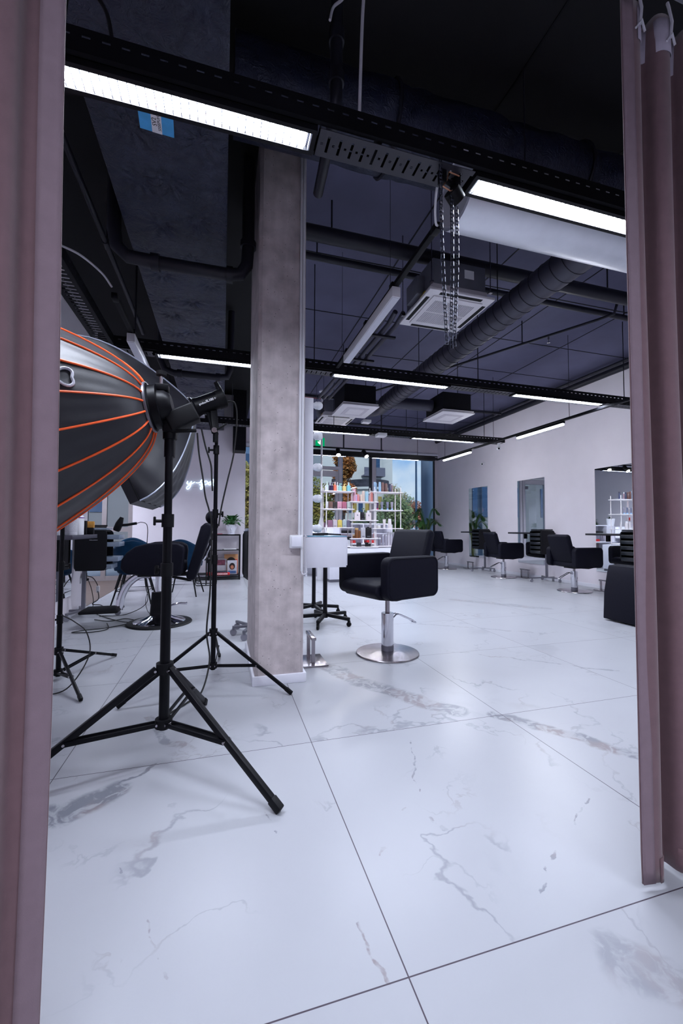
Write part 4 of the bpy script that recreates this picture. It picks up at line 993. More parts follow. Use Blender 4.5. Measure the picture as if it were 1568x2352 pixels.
# ------------------------------------------------------------------ barber chair on the left
t = T('barber_chair', 'black reclining barber chair with chrome footrest arm, behind the tripods', 'barber chair', (-.72, 5.40, 0))
arm = [(-1.10, .68), (-1.09, .78), (-1.04, .86), (-.95, .93), (-.82, .965), (-.62, .975), (-.50, .965), (-.43, .93), (-.42, .86), (-.44, .62), (-.47, .585), (-.75, .59), (-1.04, .62)]
for y in (5.13, 5.61): MB(t).prism(arm, y, y+.10, 'y', .025, 4).obj('armrest', M_LEATHER, t)
MB(t).box(-1.02, -.42, 5.235, 5.605, .60, .74, .03, 3).obj('seat', M_LEATHER, t)
MB(t).prism([(-.41, .56), (-.36, .515), (-.30, .535), (-.115, 1.13), (-.13, 1.19), (-.19, 1.215), (-.25, 1.16)], 5.17, 5.67, 'y', .03, 4).obj('backrest', M_LEATHER, t)
MB(t).sph((-.135, 5.42, 1.275), .085, (.85, 1.5, .95), 24, 16).obj('headrest', M_LEATHER, t)
MB(t).cyl((-.10, 5.40, 1.17), (-.10, 5.44, 1.17), .05, seg=18).cyl((-.13, 5.42, 1.22), (-.09, 5.42, 1.12), .016, seg=10).obj('headrest_clamp', M_RUBBER, t)
MB(t).tube(spline([(-.09, 5.42, 1.13), (-.12, 5.42, 1.02), (-.20, 5.42, .80), (-.235, 5.42, .74)]), .016, 8).obj('back_bar', M_CHROME, t)
MB(t).box(-.95, -.36, 5.3, 5.54, .565, .595, .008).bar((-.58, 5.4, .55), (-.36, 5.4, .50), .04, .03, .006).obj('seat_frame', M_BLACKP, t)
MB(t).tube(spline([(-.83, 5.40, .585), (-.95, 5.40, .57), (-1.06, 5.40, .48), (-1.13, 5.40, .34), (-1.155, 5.40, .18)]), [.028]*33, 10, False, 1.6).obj('footrest_arm', M_CHROME, t)
MB(t).box(-1.53, -1.13, 5.22, 5.58, .17, .205, .016, 3).obj('footplate', M_RUBBER, t)
MB(t).cyl((-.74, 5.40, .34), (-.74, 5.40, .57), .026, seg=20).obj('piston', M_CHROME, t)
MB(t).cyl((-.74, 5.40, .06), (-.74, 5.40, .37), .085, .065, 24).obj('pump_housing', M_BLACKP, t)
MB(t).lathe([(0, 0), (.365, 0), (.37, .008), (.36, .02), (.30, .026), (0, .026)], c=(-.71, 5.40, 0), seg=56).obj('base_rim', M_RUBBER, t)
MB(t).lathe([(.295, .024), (.28, .034), (.16, .07), (.085, .11), (.07, .12), (0, .12)], c=(-.71, 5.40, 0), seg=48).obj('base_cone', M_CHROME, t)
lv = MB(t)
for y in (5.36, 5.41): lv.tube([(-.66, y, .17), (-.56, y-.04, .22), (-.48, y-.09, .245), (-.40, y-.13, .245)], .008, 8)
lv.cyl((-.40, 5.21, .245), (-.40, 5.30, .245), .010, seg=10).obj('pump_lever', M_CHROME, t)

# blue tub chairs
M_VELVET = mat('blue_velvet', (6, 44, 72), .75, var=.2, scale=9, spec=.15)
def tub_chair(label, loc, rz):
    t = T('tub_chair', label, 'chair', loc, rz, 'blue velvet tub chairs')
    def shell(u, v):
        a = R(-30)+R(240)*u; h = .50+ (.95 - .16*abs(math.cos(a))**2*1.1 - .50)*v
        r = .25+.05*v
        return (r*1.05*math.cos(a), r*math.sin(a)+.0, h)
    MB().grid(shell, 40, 10).obj('shell', M_VELVET, t, ang=70, solid=.055)
    MB().lathe([(0, .44), (.22, .44), (.25, .47), (.25, .51), (0, .53)], seg=32).obj('seat', M_VELVET, t)
    for sx_ in (-1, 1):
        for sy in (-1, 1): MB().cyl((sx_*.16, sy*.16, .45), (sx_*.27, sy*.27, 0), .014, .011, 10).obj('leg', M_BLACKP, t)
    q = .225; MB().tube([(q, q, .2), (-q, q, .2), (-q, -q, .2), (q, -q, .2)], .008, 6, True).obj('stretcher', M_BLACKP, t)
    return t
tc_ = tub_chair('blue velvet tub chair nearer the open trolley, back towards us', (-1.28, 7.0, 0), R(180))
dup(tc_, (-.62, 7.55, 0), R(170), 'blue velvet tub chair right behind the barber chair')
dup(tc_, (-1.55, 8.35, 0), R(20), 'blue velvet tub chair farthest back by the glass partition')

# things on the counter and trolley at the left
def lathe_thing(name, label, cat, loc, prof, m, parts=(), grp=None, seg=20):
    t = T(name, label, cat, loc, 0, grp); MB().lathe(prof, seg=seg).obj('body', m, t)
    for nm, pr, mm in parts: MB().lathe(pr, seg=seg).obj(nm, mm, t)
    return t
cz = 1.0655
M_JAR = mat('jar_clear', (190, 190, 200), .15, var=.05); M_PURPLE = mat('purple_band', (110, 60, 140), .5)
lathe_thing('glass_jar', 'squat clear jar leftmost on the left counter', 'jar', (-1.60, 4.80, cz), [(0, 0), (.04, 0), (.042, .01), (.042, .08), (.03, .1), (.03, .115), (0, .115)], M_JAR, (('lid', [(.031, .1), (.034, .1), (.034, .125), (0, .125)], M_WHITEP),))
b = lathe_thing('shampoo_bottle', 'large pale bottle with fine print on the left counter', 'bottle', (-1.52, 4.92, cz), [(0, 0), (.055, 0), (.057, .01), (.057, .20), (.03, .22), (.02, .235), (0, .235)], mat('bottle_pale', (205, 204, 212), .4))
MB().lathe([(.0575, .03), (.058, .03), (.058, .17), (.0575, .17)], seg=20).obj('label', mat('label_print', (185, 184, 192), .6, var=.35, scale=140, stretch=(1, 1, 3)), b)
b = lathe_thing('shampoo_bottle', 'white bottle with a purple ring beside the large pale bottle', 'bottle', (-1.50, 5.07, cz), [(0, 0), (.05, 0), (.052, .01), (.052, .19), (.04, .21), (0, .215)], M_WHITEP, (('purple_ring', [(.0525, .18), (.0535, .18), (.0535, .19), (.0525, .19)], M_PURPLE),))
t = T('product_box', 'upright kraft coloured carton behind the brush on the left counter', 'box', (-1.62, 5.2, cz)); MB().box(-.03, .03, -.03, .03, 0, .24, .002).obj('carton', mat('kraft', (190, 140, 110), .7), t)
t = T('product_box', 'black product box with small white print on the left counter', 'box', (-1.51, 5.24, cz))
MB().box(-.04, .04, -.03, .03, 0, .155, .002).obj('carton', M_RUBBER, t)
pm = MB()
for i, (z, wd) in enumerate(((.12, .025), (.10, .018), (.08, .028), (.06, .015))): pm.box(-.035, -.035+wd, -.0312, -.0302, z, z+.008)
pm.obj('print', M_WHITEP, t, False)
t = T('neck_brush', 'barber brush with ochre bristles standing on the left counter', 'brush', (-1.50, 5.36, cz))
MB().box(-.075, .075, -.025, .025, 0, .075, .012).obj('handle', M_RUBBER, t)
MB().box(-.065, .075, -.022, .022, .075, .15, .008).obj('bristles', mat('bristle', (196, 140, 62), .8, var=.3, scale=60, stretch=(8, 8, .6)), t)
t = T('product_box', 'small white carton at the end of the left counter', 'box', (-1.50, 5.49, cz)); MB().box(-.022, .022, -.02, .02, 0, .085, .002).obj('carton', M_WHITEP, t)
t = T('hair_dryer', 'black hair dryer resting on top of the lettered trolley', 'hair dryer', (-1.30, 5.93, 1.165))
MB().lathe([(0, -.07), (.035, -.07), (.045, -.05), (.045, .03), (.036, .07), (.022, .12), (0, .12)], seg=20, M=Matrix.Rotation(R(20), 4, 'Y')).obj('barrel', M_RUBBER, t)
MB().tube(spline([(.02, 0, .01), (.10, -.01, .015), (.17, -.01, .028), (.22, -.01, .036)]), .018, 10).obj('handle', M_RUBBER, t)
MB().tube(spline([(.22, -.01, .036), (.27, 0, .05), (.33, 0, .03), (.35, 0, -.05), (.345, 0, -.25), (.33, 0, -.7), (.36, 0, -1.0), (.1, .05, -1.155), (-.2, .05, -1.158)]), .005, 6).obj('cord', M_CABLE, t)
t = T('flat_iron', 'black flat iron lying on top of the lettered trolley', 'flat iron', (-1.58, 5.95, 1.142))
MB().box(-.14, .14, -.016, .016, .0, .018, .007).box(-.12, .15, -.014, .014, .02, .036, .006).obj('plates', M_RUBBER, t)
t = T('wall_socket', 'double socket with a black plug on the end of the left wall', 'socket', (XL, 6.45, .42))
MB().box(0, .012, -.08, .08, -.04, .04, .004).obj('plate', M_WHITEP, t)
MB().box(.012, .07, -.055, -.005, .0, .10, .01).obj('adapter', M_RUBBER, t); MB().cyl((.012, .05, -.0), (.07, .05, -.0), .018, seg=14).obj('plug', M_RUBBER, t)
cable('black cord hanging from the socket to the floor cables, nearest the wall', [(-1.78, 6.5, .40), (-1.74, 6.48, .30), (-1.70, 6.44, .15), (-1.66, 6.3, .02), (-1.5, 6.0, .008), (-1.2, 5.6, .008), (-1.05, 5.45, .008), (-1.25, 5.25, .008), (-1.45, 5.2, .008), (-1.55, 5.12, .008), (-1.35, 5.08, .008), (-1.22, 5.2, .008), (-1.3, 5.5, .008)], .005, M_CABLE)
cable('black cord sagging from the adapter over the trolley frame', [(-1.78, 6.42, .48), (-1.70, 6.40, .45), (-1.64, 6.38, .36), (-1.63, 6.36, .30), (-1.60, 6.3, .18), (-1.66, 6.25, .12), (-1.55, 6.2, .11), (-1.45, 6.0, .11)], .006, M_CABLE)
cable('black cord lying along the tiles to the barber chair', [(-1.5, 5.75, .008), (-1.3, 5.62, .008), (-1.15, 5.72, .008), (-1.0, 5.6, .008), (-.9, 5.68, .008), (-.8, 5.66, .03), (-.74, 5.6, .06)], .005, M_CABLE)
cable('black cord falling beside the blue tub chair to the tiles', [(-.99, 6.2, .42), (-.97, 6.2, .30), (-1.0, 6.2, .14), (-.96, 6.1, .03), (-.9, 5.95, .008), (-.82, 5.72, .008)], .004, M_CABLE)
t = T('cord_switch', 'white inline switch on the sagging cord', 'switch', (-1.625, 6.36, .30)); MB().box(-.02, .02, -.016, .016, -.045, .045, .008).obj('body', M_WHITEP, t)

# neon lettering on the far wall
t = T('neon_sign', 'glowing white neon handwriting on the far wall', 'neon sign', (-.48, YN, 2.15))
def nz(p): return ((p[0]-345)*.00159, -.03, -(p[1]-950)*.00159)
strokes = [[(150, 960), (158, 940), (166, 924), (160, 950), (168, 966), (185, 962), (200, 946), (214, 926), (208, 965), (196, 1012), (172, 1036), (154, 1034), (152, 1012), (176, 986), (220, 958), (262, 932)],
 [(274, 942), (300, 944), (326, 938), (352, 908), (352, 900), (336, 922), (352, 946), (352, 966), (336, 974), (320, 966)],
 [(394, 912), (380, 960), (358, 1024), (342, 1036), (334, 1016), (356, 980), (384, 930), (410, 912), (430, 924), (424, 952), (400, 968), (388, 960)],
 [(432, 960), (452, 932), (476, 924), (486, 940), (474, 962), (454, 968), (444, 954), (452, 936), (474, 926), (500, 936)],
 [(520, 890), (510, 930), (506, 958), (516, 972), (536, 962), (546, 954)], [(488, 894), (520, 890), (548, 888)]]
tb = MB()
for s_ in strokes: tb.tube(spline([nz(p) for p in s_], 6), .0085, 8)
tb.obj('glow_tube', emit('neon_glow', (.62, .82, 1.0), 2.2), t)
sp_ = MB()
for p in ((166, 930), (352, 960), (400, 960), (470, 960), (515, 950)):
    q = nz(p); sp_.cyl(q, (q[0], 0, q[2]), .004, seg=6)
sp_.obj('standoff', M_WHITEP, t)
MB().tube(spline([nz((190, 1020)) , nz((240, 1012)), nz((290, 1014)), nz((335, 1024))], 5), .003, 6).obj('jumper_wire', M_CABLEW, t)
t = T('suspended_disc', 'grey round disc hanging before the neon wall', 'disc', (.16, 9.0, 3.42)); MB().cyl((0, 0, -.005), (0, 0, .01), .26, seg=36).cyl((0, 0, .01), (0, 0, H-3.42), .006, seg=8).obj('disc', M_GREYM, t)
t = T('ceiling_bulkhead', 'dark boxed bulkhead at the top of the neon wall', 'bulkhead', (.32, 9.6, 3.0)); MB().box(-.12, .16, -.2, .2, -.12, H-3.0-.001).obj('box', M_BLACKP, t)

# console rack with plant and magazines
t = T('console_rack', 'thin black metal rack against the neon wall', 'rack', (.05, 9.58, 0))
def rack(x0, x1, h, y0=-.17, y1=.2):
    fr = MB()
    for x in (x0, x1):
        for y in (y0, y1): fr.box(x-.011, x+.011, y-.011, y+.011, 0, h)
    for z in (.02, h-.02):
        for y in (y0, y1): fr.box(x0, x1, y-.009, y+.009, z-.009, z+.009)
        for x in (x0, x1): fr.box(x-.009, x+.009, y0, y1, z-.009, z+.009)
    fr.obj('frame', M_BLACKP, t)
rack(-.32, .33, 1.0); rack(-.60, -.34, .68)
for z, x0, x1 in ((.985, -.32, .33), (.645, -.32, .33), (.09, -.32, .33), (.60, -.60, -.34), (.12, -.60, -.34), (.665, -.60, -.34)): MB().box(x0, x1, -.17, .2, z, z+.015).obj('shelf', M_BLACKP, t)
t = T('side_table', 'small black wire side table before the rack', 'table', (-.30, 8.72, 0))
MB().box(-.22, .22, -.17, .17, .50, .53, .005).obj('top', M_SHELF, t)
wq = MB()
for y in (-.15, .15): wq.tube([(-.2, y, .5), (-.2, y, .03), (-.17, y, .008), (.17, y, .008), (.2, y, .03), (.2, y, .5)], .008, 8)
wq.tube([(-.0, -.15, .5), (-.0, -.15, .008), (-.0, .15, .008), (-.0, .15, .5)], .008, 8).obj('wire_leg', M_BLACKP, t)
M_LEAF = mat('leaf_green', (44, 104, 46), .45, var=.4, scale=14); M_PALM = mat('palm_green', (70, 118, 60), .5, var=.35, scale=9)
def leaf(mb, base, d, L, wd, droop, n=6):
    d = Vector(d).normalized(); s = d.cross(Vector((0, 0, 1)))
    s = s.normalized() if s.length > 1e-3 else Vector((1, 0, 0)); p = Vector(base); prev = None
    for i in range(n+1):
        u = i/n; c = p + d*L*u + Vector((0, 0, -droop*L*u*u)); hw = wd*math.sin(PI*min(1, .08+u*.92))**.8*.5
        a, b_ = mb.bm.verts.new(c+s*hw), mb.bm.verts.new(c-s*hw)
        if prev: mb.bm.faces.new((prev[0], a, b_, prev[1]))
        prev = (a, b_)
t = T('potted_plant', 'leafy green plant in a white face shaped vase on the black rack', 'plant', (.19, 9.47, 1.001))
MB().lathe([(0, 0), (.075, 0), (.08, .01), (.075, .05), (.11, .13), (.12, .20), (.105, .215), (.1, .2), (0, .19)], seg=24).sph((-.005, -.10, .115), .026, (.7, .9, 1.3)).sph((-.045, -.088, .145), .02, (1.2, .6, .6)).sph((.04, -.088, .145), .02, (1.2, .6, .6)).sph((0, -.082, .065), .022, (1.5, .7, .6)).obj('vase', M_WHITE, t)
lf = MB(); rnd = random.Random(3)
for i in range(70):
    a = rnd.uniform(0, 2*PI); e_ = rnd.uniform(.25, 1.3); d = (math.cos(a)*math.cos(e_), math.sin(a)*math.cos(e_), math.sin(e_))
    L = rnd.uniform(.22, .36); lf.tube([(0, 0, .2), tuple(Vector((0, 0, .2))+Vector(d)*L*.6)], .003, 4); leaf(lf, Vector((0, 0, .2))+Vector(d)*L*.5, d, L*.62, .075, .55)
lf.obj('foliage', M_LEAF, t, ang=180)
def book(label, loc, dims, m, rz=0, grp=None, nm='book', tilt=0):
    t = T(nm, label, nm, loc, rz, grp); x, y, z = dims
    Mx = Matrix.Rotation(tilt, 4, 'X')
    MB().box(-x/2, x/2, -y/2, y/2, 0, z, min(z, y, x)*.08, 2, Mx).obj('cover', m, t); return t
M_RED = mat('book_red', (205, 40, 45), .5, var=.08); M_PAPER = mat('paper_grey', (190, 186, 194), .6, var=.06)
r_ = book('thick red book with white spine lettering lying on the rack bottom', (-.08, 9.53, .106), (.50, .24, .05), M_RED)
MB().text('MODERNISM', .05, face_cam((.06, -.1225, .025)), .0006, .001).obj('lettering', M_WHITEP, r_, False)
book('dark book lying on the red book', (-.03, 9.53, .157), (.30, .2, .025), mat('book_dark', (50, 50, 66), .5))
pa = book('grey book with a red and blue cover standing at the back of the rack bottom', (-.03, 9.66, .106), (.26, .03, .34), M_PAPER, tilt=-.02)
MB().box(-.10, .10, -.017, -.0155, .20, .32).obj('cover_picture', mat('picture_red_blue', (120, 60, 80), .5, var=.6, scale=20), pa)
mg = book('large magazine with an orange portrait cover standing on the rack bottom', (.20, 9.68, .106), (.30, .02, .44), mat('cover_orange', (196, 142, 96), .5, var=.12, scale=4), tilt=-.03)
MB().sph((0, -.012, .27), .095, (1.05, .05, 1.1)).obj('portrait_hair', mat('portrait_dark', (36, 24, 24), .6), mg)
MB().sph((.0, -.017, .225), .065, (1.0, .05, 1.15)).obj('portrait_face', mat('portrait_skin', (190, 120, 90), .6), mg)
mg = book('smaller white magazine with a dark portrait in front of the orange one', (.22, 9.56, .106), (.21, .015, .31), mat('cover_white', (200, 200, 208), .5), tilt=-.05)
MB().sph((0, -.01, .18), .062, (1, .05, 1.2)).obj('portrait_hair', mat('portrait_dark', (36, 24, 24), .6), mg); MB().sph((0, -.014, .16), .036, (1, .05, 1.2)).obj('portrait_face', mat('portrait_skin', (190, 120, 90), .6), mg)
MB().box(-.085, .085, -.0105, -.008, .02, .08).obj('portrait_shirt', mat('shirt_blue', (80, 110, 160), .6), mg)
mg = book('red magazine edge standing right behind the portrait magazines', (.31, 9.62, .106), (.05, .02, .33), M_RED, tilt=-.03)
book('flat grey brochure on the left of the middle rack shelf', (-.12, 9.56, .661), (.26, .2, .014), M_PAPER); book('flat white brochure on the right of the middle rack shelf', (.17, 9.56, .661), (.27, .2, .018), M_WHITEP)
book('thin pink book on top of the black rack', (-.16, 9.56, 1.001), (.32, .2, .016), mat('book_pink', (205, 110, 130), .5))
book('pale books stacked on the low part of the rack', (-.43, 9.58, .616), (.15, .24, .045), M_PAPER)

# ------------------------------------------------------------------ reception desk and service pole
t = T('reception_desk', 'white reception desk with open compartments behind the product shelves', 'reception desk', (2.9, 9.8, 0))
D = MB(t)
D.box(1.9, 2.72, 10.1, 10.5, 0, 1.22, .004).box(2.72, 4.1, 10.1, 10.14, 0, 1.27).box(2.72, 4.1, 9.8, 10.3, 1.24, 1.27, .004).box(2.72, 4.1, 9.5, 10.1, .74, .77, .004)
D.box(1.9, 1.94, 9.6, 10.1, 0, 1.22).box(1.94, 2.72, 9.62, 10.1, .86, .9).box(4.06, 4.1, 9.55, 10.1, 0, 1.24).box(2.72, 2.76, 9.55, 10.1, 0, 1.24).box(3.4, 3.43, 9.8, 10.1, .77, 1.24).box(2.76, 4.06, 9.8, 10.1, 1.0, 1.02)
D.obj('body', M_WHITE, t)
MB(t).box(2.76, 4.06, 10.08, 10.099, .02, .74).obj('back_panel', mat('desk_taupe', (150, 138, 136), .6), t)
for lb, x, dx, m_, z in (('red folder in the desk compartment, left of the pair', 3.1, .25, M_RED, .771), ('red folder in the desk compartment, right of the pair', 3.72, .4, M_RED, .771), ('dark box in the upper desk compartment', 3.0, .3, M_SHELF, 1.021)):
    book(lb, (x, 9.95, z), (dx, .2, .07), m_, nm='folder')
t = T('product_plinth', 'white plinth under the product shelves', 'plinth', (3.05, 8.7, 0))
MB(t).box(2.18, 3.9, 8.42, 8.95, .06, .72, .004).obj('body', M_WHITE, t); MB(t).box(2.2, 3.88, 8.45, 8.93, 0, .06).obj('kick_plate', M_GREYM, t)
t = T('service_pole', 'slim white floor to ceiling pole behind the bulb mirror', 'pole', (2.12, 8.95, 0))
MB().cyl((0, 0, 1.2), (0, 0, H-.02), .022, seg=18).obj('tube', M_WHITEP, t); MB().cyl((0, 0, H-.02), (0, 0, H), .07, seg=20).obj('flange', M_WHITEP, t); MB().lathe([(0, 0), (.09, 0), (.09, 1.1), (.075, 1.2), (.03, 1.38), (0, 1.38)], seg=20).obj('foot', M_WHITEP, t)
t = T('potted_plant', 'small plant in a white pot on the reception desk behind the bulb mirror', 'plant', (2.08, 10.25, 1.221))
MB().lathe([(0, 0), (.09, 0), (.13, .26), (.11, .26), (0, .24)], seg=24).obj('pot', M_WHITEP, t)
lf = MB(); rnd = random.Random(5)
for i in range(30):
    a = rnd.uniform(0, 2*PI); e_ = rnd.uniform(.3, 1.2); d = (math.cos(a)*math.cos(e_), math.sin(a)*math.cos(e_), math.sin(e_)); leaf(lf, (0, 0, .24), d, rnd.uniform(.1, .2), .04, .4)
lf.obj('foliage', mat('leaf_grey_green', (88, 104, 92), .6, var=.3), t, ang=180)
t = T('exit_sign', 'green emergency exit sign with a white arrow over the door', 'exit sign', (2.82, 12.1, 3.77))
MB().box(-.14, .14, 0, .04, -.13, .13, .004).obj('panel', emit('exit_green', (.0, .35, .13), 1.0), t)
MB().prism([(-.025, .09), (.025, .09), (.025, -.01), (.075, .02), (.075, -.03), (0, -.09), (-.075, -.03), (-.075, .02), (-.025, -.01)], -.004, 0, 'y').obj('arrow', emit('exit_white', (.9, 1, .95), 1.2), t, False)
MB().cyl((0, .02, .13), (0, .02, H-3.77), .006, seg=6).obj('hanger', M_PIPE, t)
t = T('fire_call_point', 'small red fire alarm box on the far side wall', 'fire alarm', (.5, 10.9, 1.5)); MB().box(0, .03, -.05, .05, -.05, .05, .004).obj('box', M_RED, t); MB().box(.03, .033, -.025, .025, -.025, .025).obj('plate', M_WHITEP, t)

# ------------------------------------------------------------------ product shelves: three linked towers of white tube
t = T('product_shelving', 'white tube shelving of three linked towers before the window', 'shelving', (2.96, 8.58, .72))
M_SHW = mat('shelf_white', (232, 226, 228), .4, var=.02)
towers = (('left', 2.09, 2.70, (1.946, 1.564, 1.165, .758), 2.03), ('middle', 2.66, 3.25, (1.73, 1.325, .932, .745), 2.0), ('right', 3.18, 3.84, (1.955, 1.555, 1.15, .762), 2.06))
for nm, x0, x1, zs, top in towers:
    for x in (x0+.02, x1-.02):
        for y in (8.44, 8.74): MB(t).cyl((x, y, .722), (x, y, top), .011, seg=10).obj('post', M_SHW, t)
    for z in zs: MB(t).box(x0-.03, x1+.03, 8.41, 8.77, z-.02, z, .003).obj('shelf', M_SHW, t)
TX = lambda cx: 2.081+((740+cx/8.711)-745)*.00977
PM = {}
def pmat(rgb):
    k = 'product_%02x%02x%02x' % rgb
    return mat(k, rgb, .35, var=.04)
def product(kind, col, cx, wd, hh, z, label, grp, yo=0, extra=None):
    x = TX(cx); w_ = wd/8.711*.00977; h = hh/8.711*.0095; r = w_/2; y = 8.55+yo
    t = T(kind, label, 'carton' if kind == 'carton' else 'bottle' if 'bottle' in kind or kind == 'spray_can' else kind.split('_')[-1], (x, y, z+.0005), 0, grp)
    m = pmat(col); cap = pmat(extra) if extra else M_WHITEP
    if kind == 'carton':
        MB().box(-r, r, -r*.8, r*.8, 0, h, .002).obj('box', m, t); MB().box(-r*.6, r*.6, -r*.8-.0008, -r*.8, h*.12, h*.2).obj('print', M_GREYM, t, False)
        if extra: MB().lathe([(0, 0), (r*.45, 0), (r*.45, .018), (0, .02)], c=(0, 0, h), seg=14).obj('cap', cap, t)
    elif kind == 'pump_bottle':
        MB().lathe([(0, 0), (r, 0), (r, h*.62), (r*.5, h*.7), (0, h*.7)], seg=16).obj('body', m, t)
        MB().cyl((0, 0, h*.7), (0, 0, h*.88), r*.3, seg=10).box(-r*.25, r*.9, -r*.25, r*.25, h*.88, h, .002).obj('pump', m, t)
    elif kind == 'spray_bottle':
        MB().lathe([(0, 0), (r, 0), (r, h*.6), (r*.45, h*.68), (0, h*.68)], seg=16).obj('body', m, t)
        MB().lathe([(0, h*.68), (r*.42, h*.68), (r*.42, h*.86), (r*.3, h), (0, h)], seg=12).obj('spray_cap', cap, t)
    elif kind == 'tube':
        n = 10
        MB().grid(lambda u, v: (r*(.62+.38*v)*math.cos(2*PI*u), r*(.62*(1-v)+.08)*math.sin(2*PI*u), h*.18+v*h*.82), 16, 6, True).obj('body', m, t, ang=60)
        MB().cyl((0, 0, 0), (0, 0, h*.19), r*.6, seg=14).obj('cap', cap, t)
    elif kind == 'jar':
        MB().lathe([(0, 0), (r, 0), (r, h*.66), (0, h*.66)], seg=18).obj('body', m, t); MB().lathe([(0, h*.66), (r*1.03, h*.66), (r*1.03, h), (0, h)], seg=18).obj('lid', cap, t)
    elif kind == 'spray_can':
        MB().lathe([(0, 0), (r, 0), (r, h*.8), (r*.9, h*.83), (0, h*.83)], seg=16).obj('body', m, t); MB().lathe([(0, h*.83), (r*.85, h*.83), (r*.85, h*.98), (r*.7, h), (0, h)], seg=16).obj('cap', cap, t)
    elif kind == 'letter_bottle':
        MB().box(-r, r, -r*.55, r*.55, 0, h*.78, .008).obj('body', m, t); MB().lathe([(0, h*.78), (r*.5, h*.78), (r*.5, h*.98), (0, h)], seg=16).obj('cap', cap, t)
        MB().text('k', .055, face_cam((.0, -r*.55-.0008, h*.5)), .0005, .001).obj('lettering', pmat((30, 45, 80)), t, False)
    return t
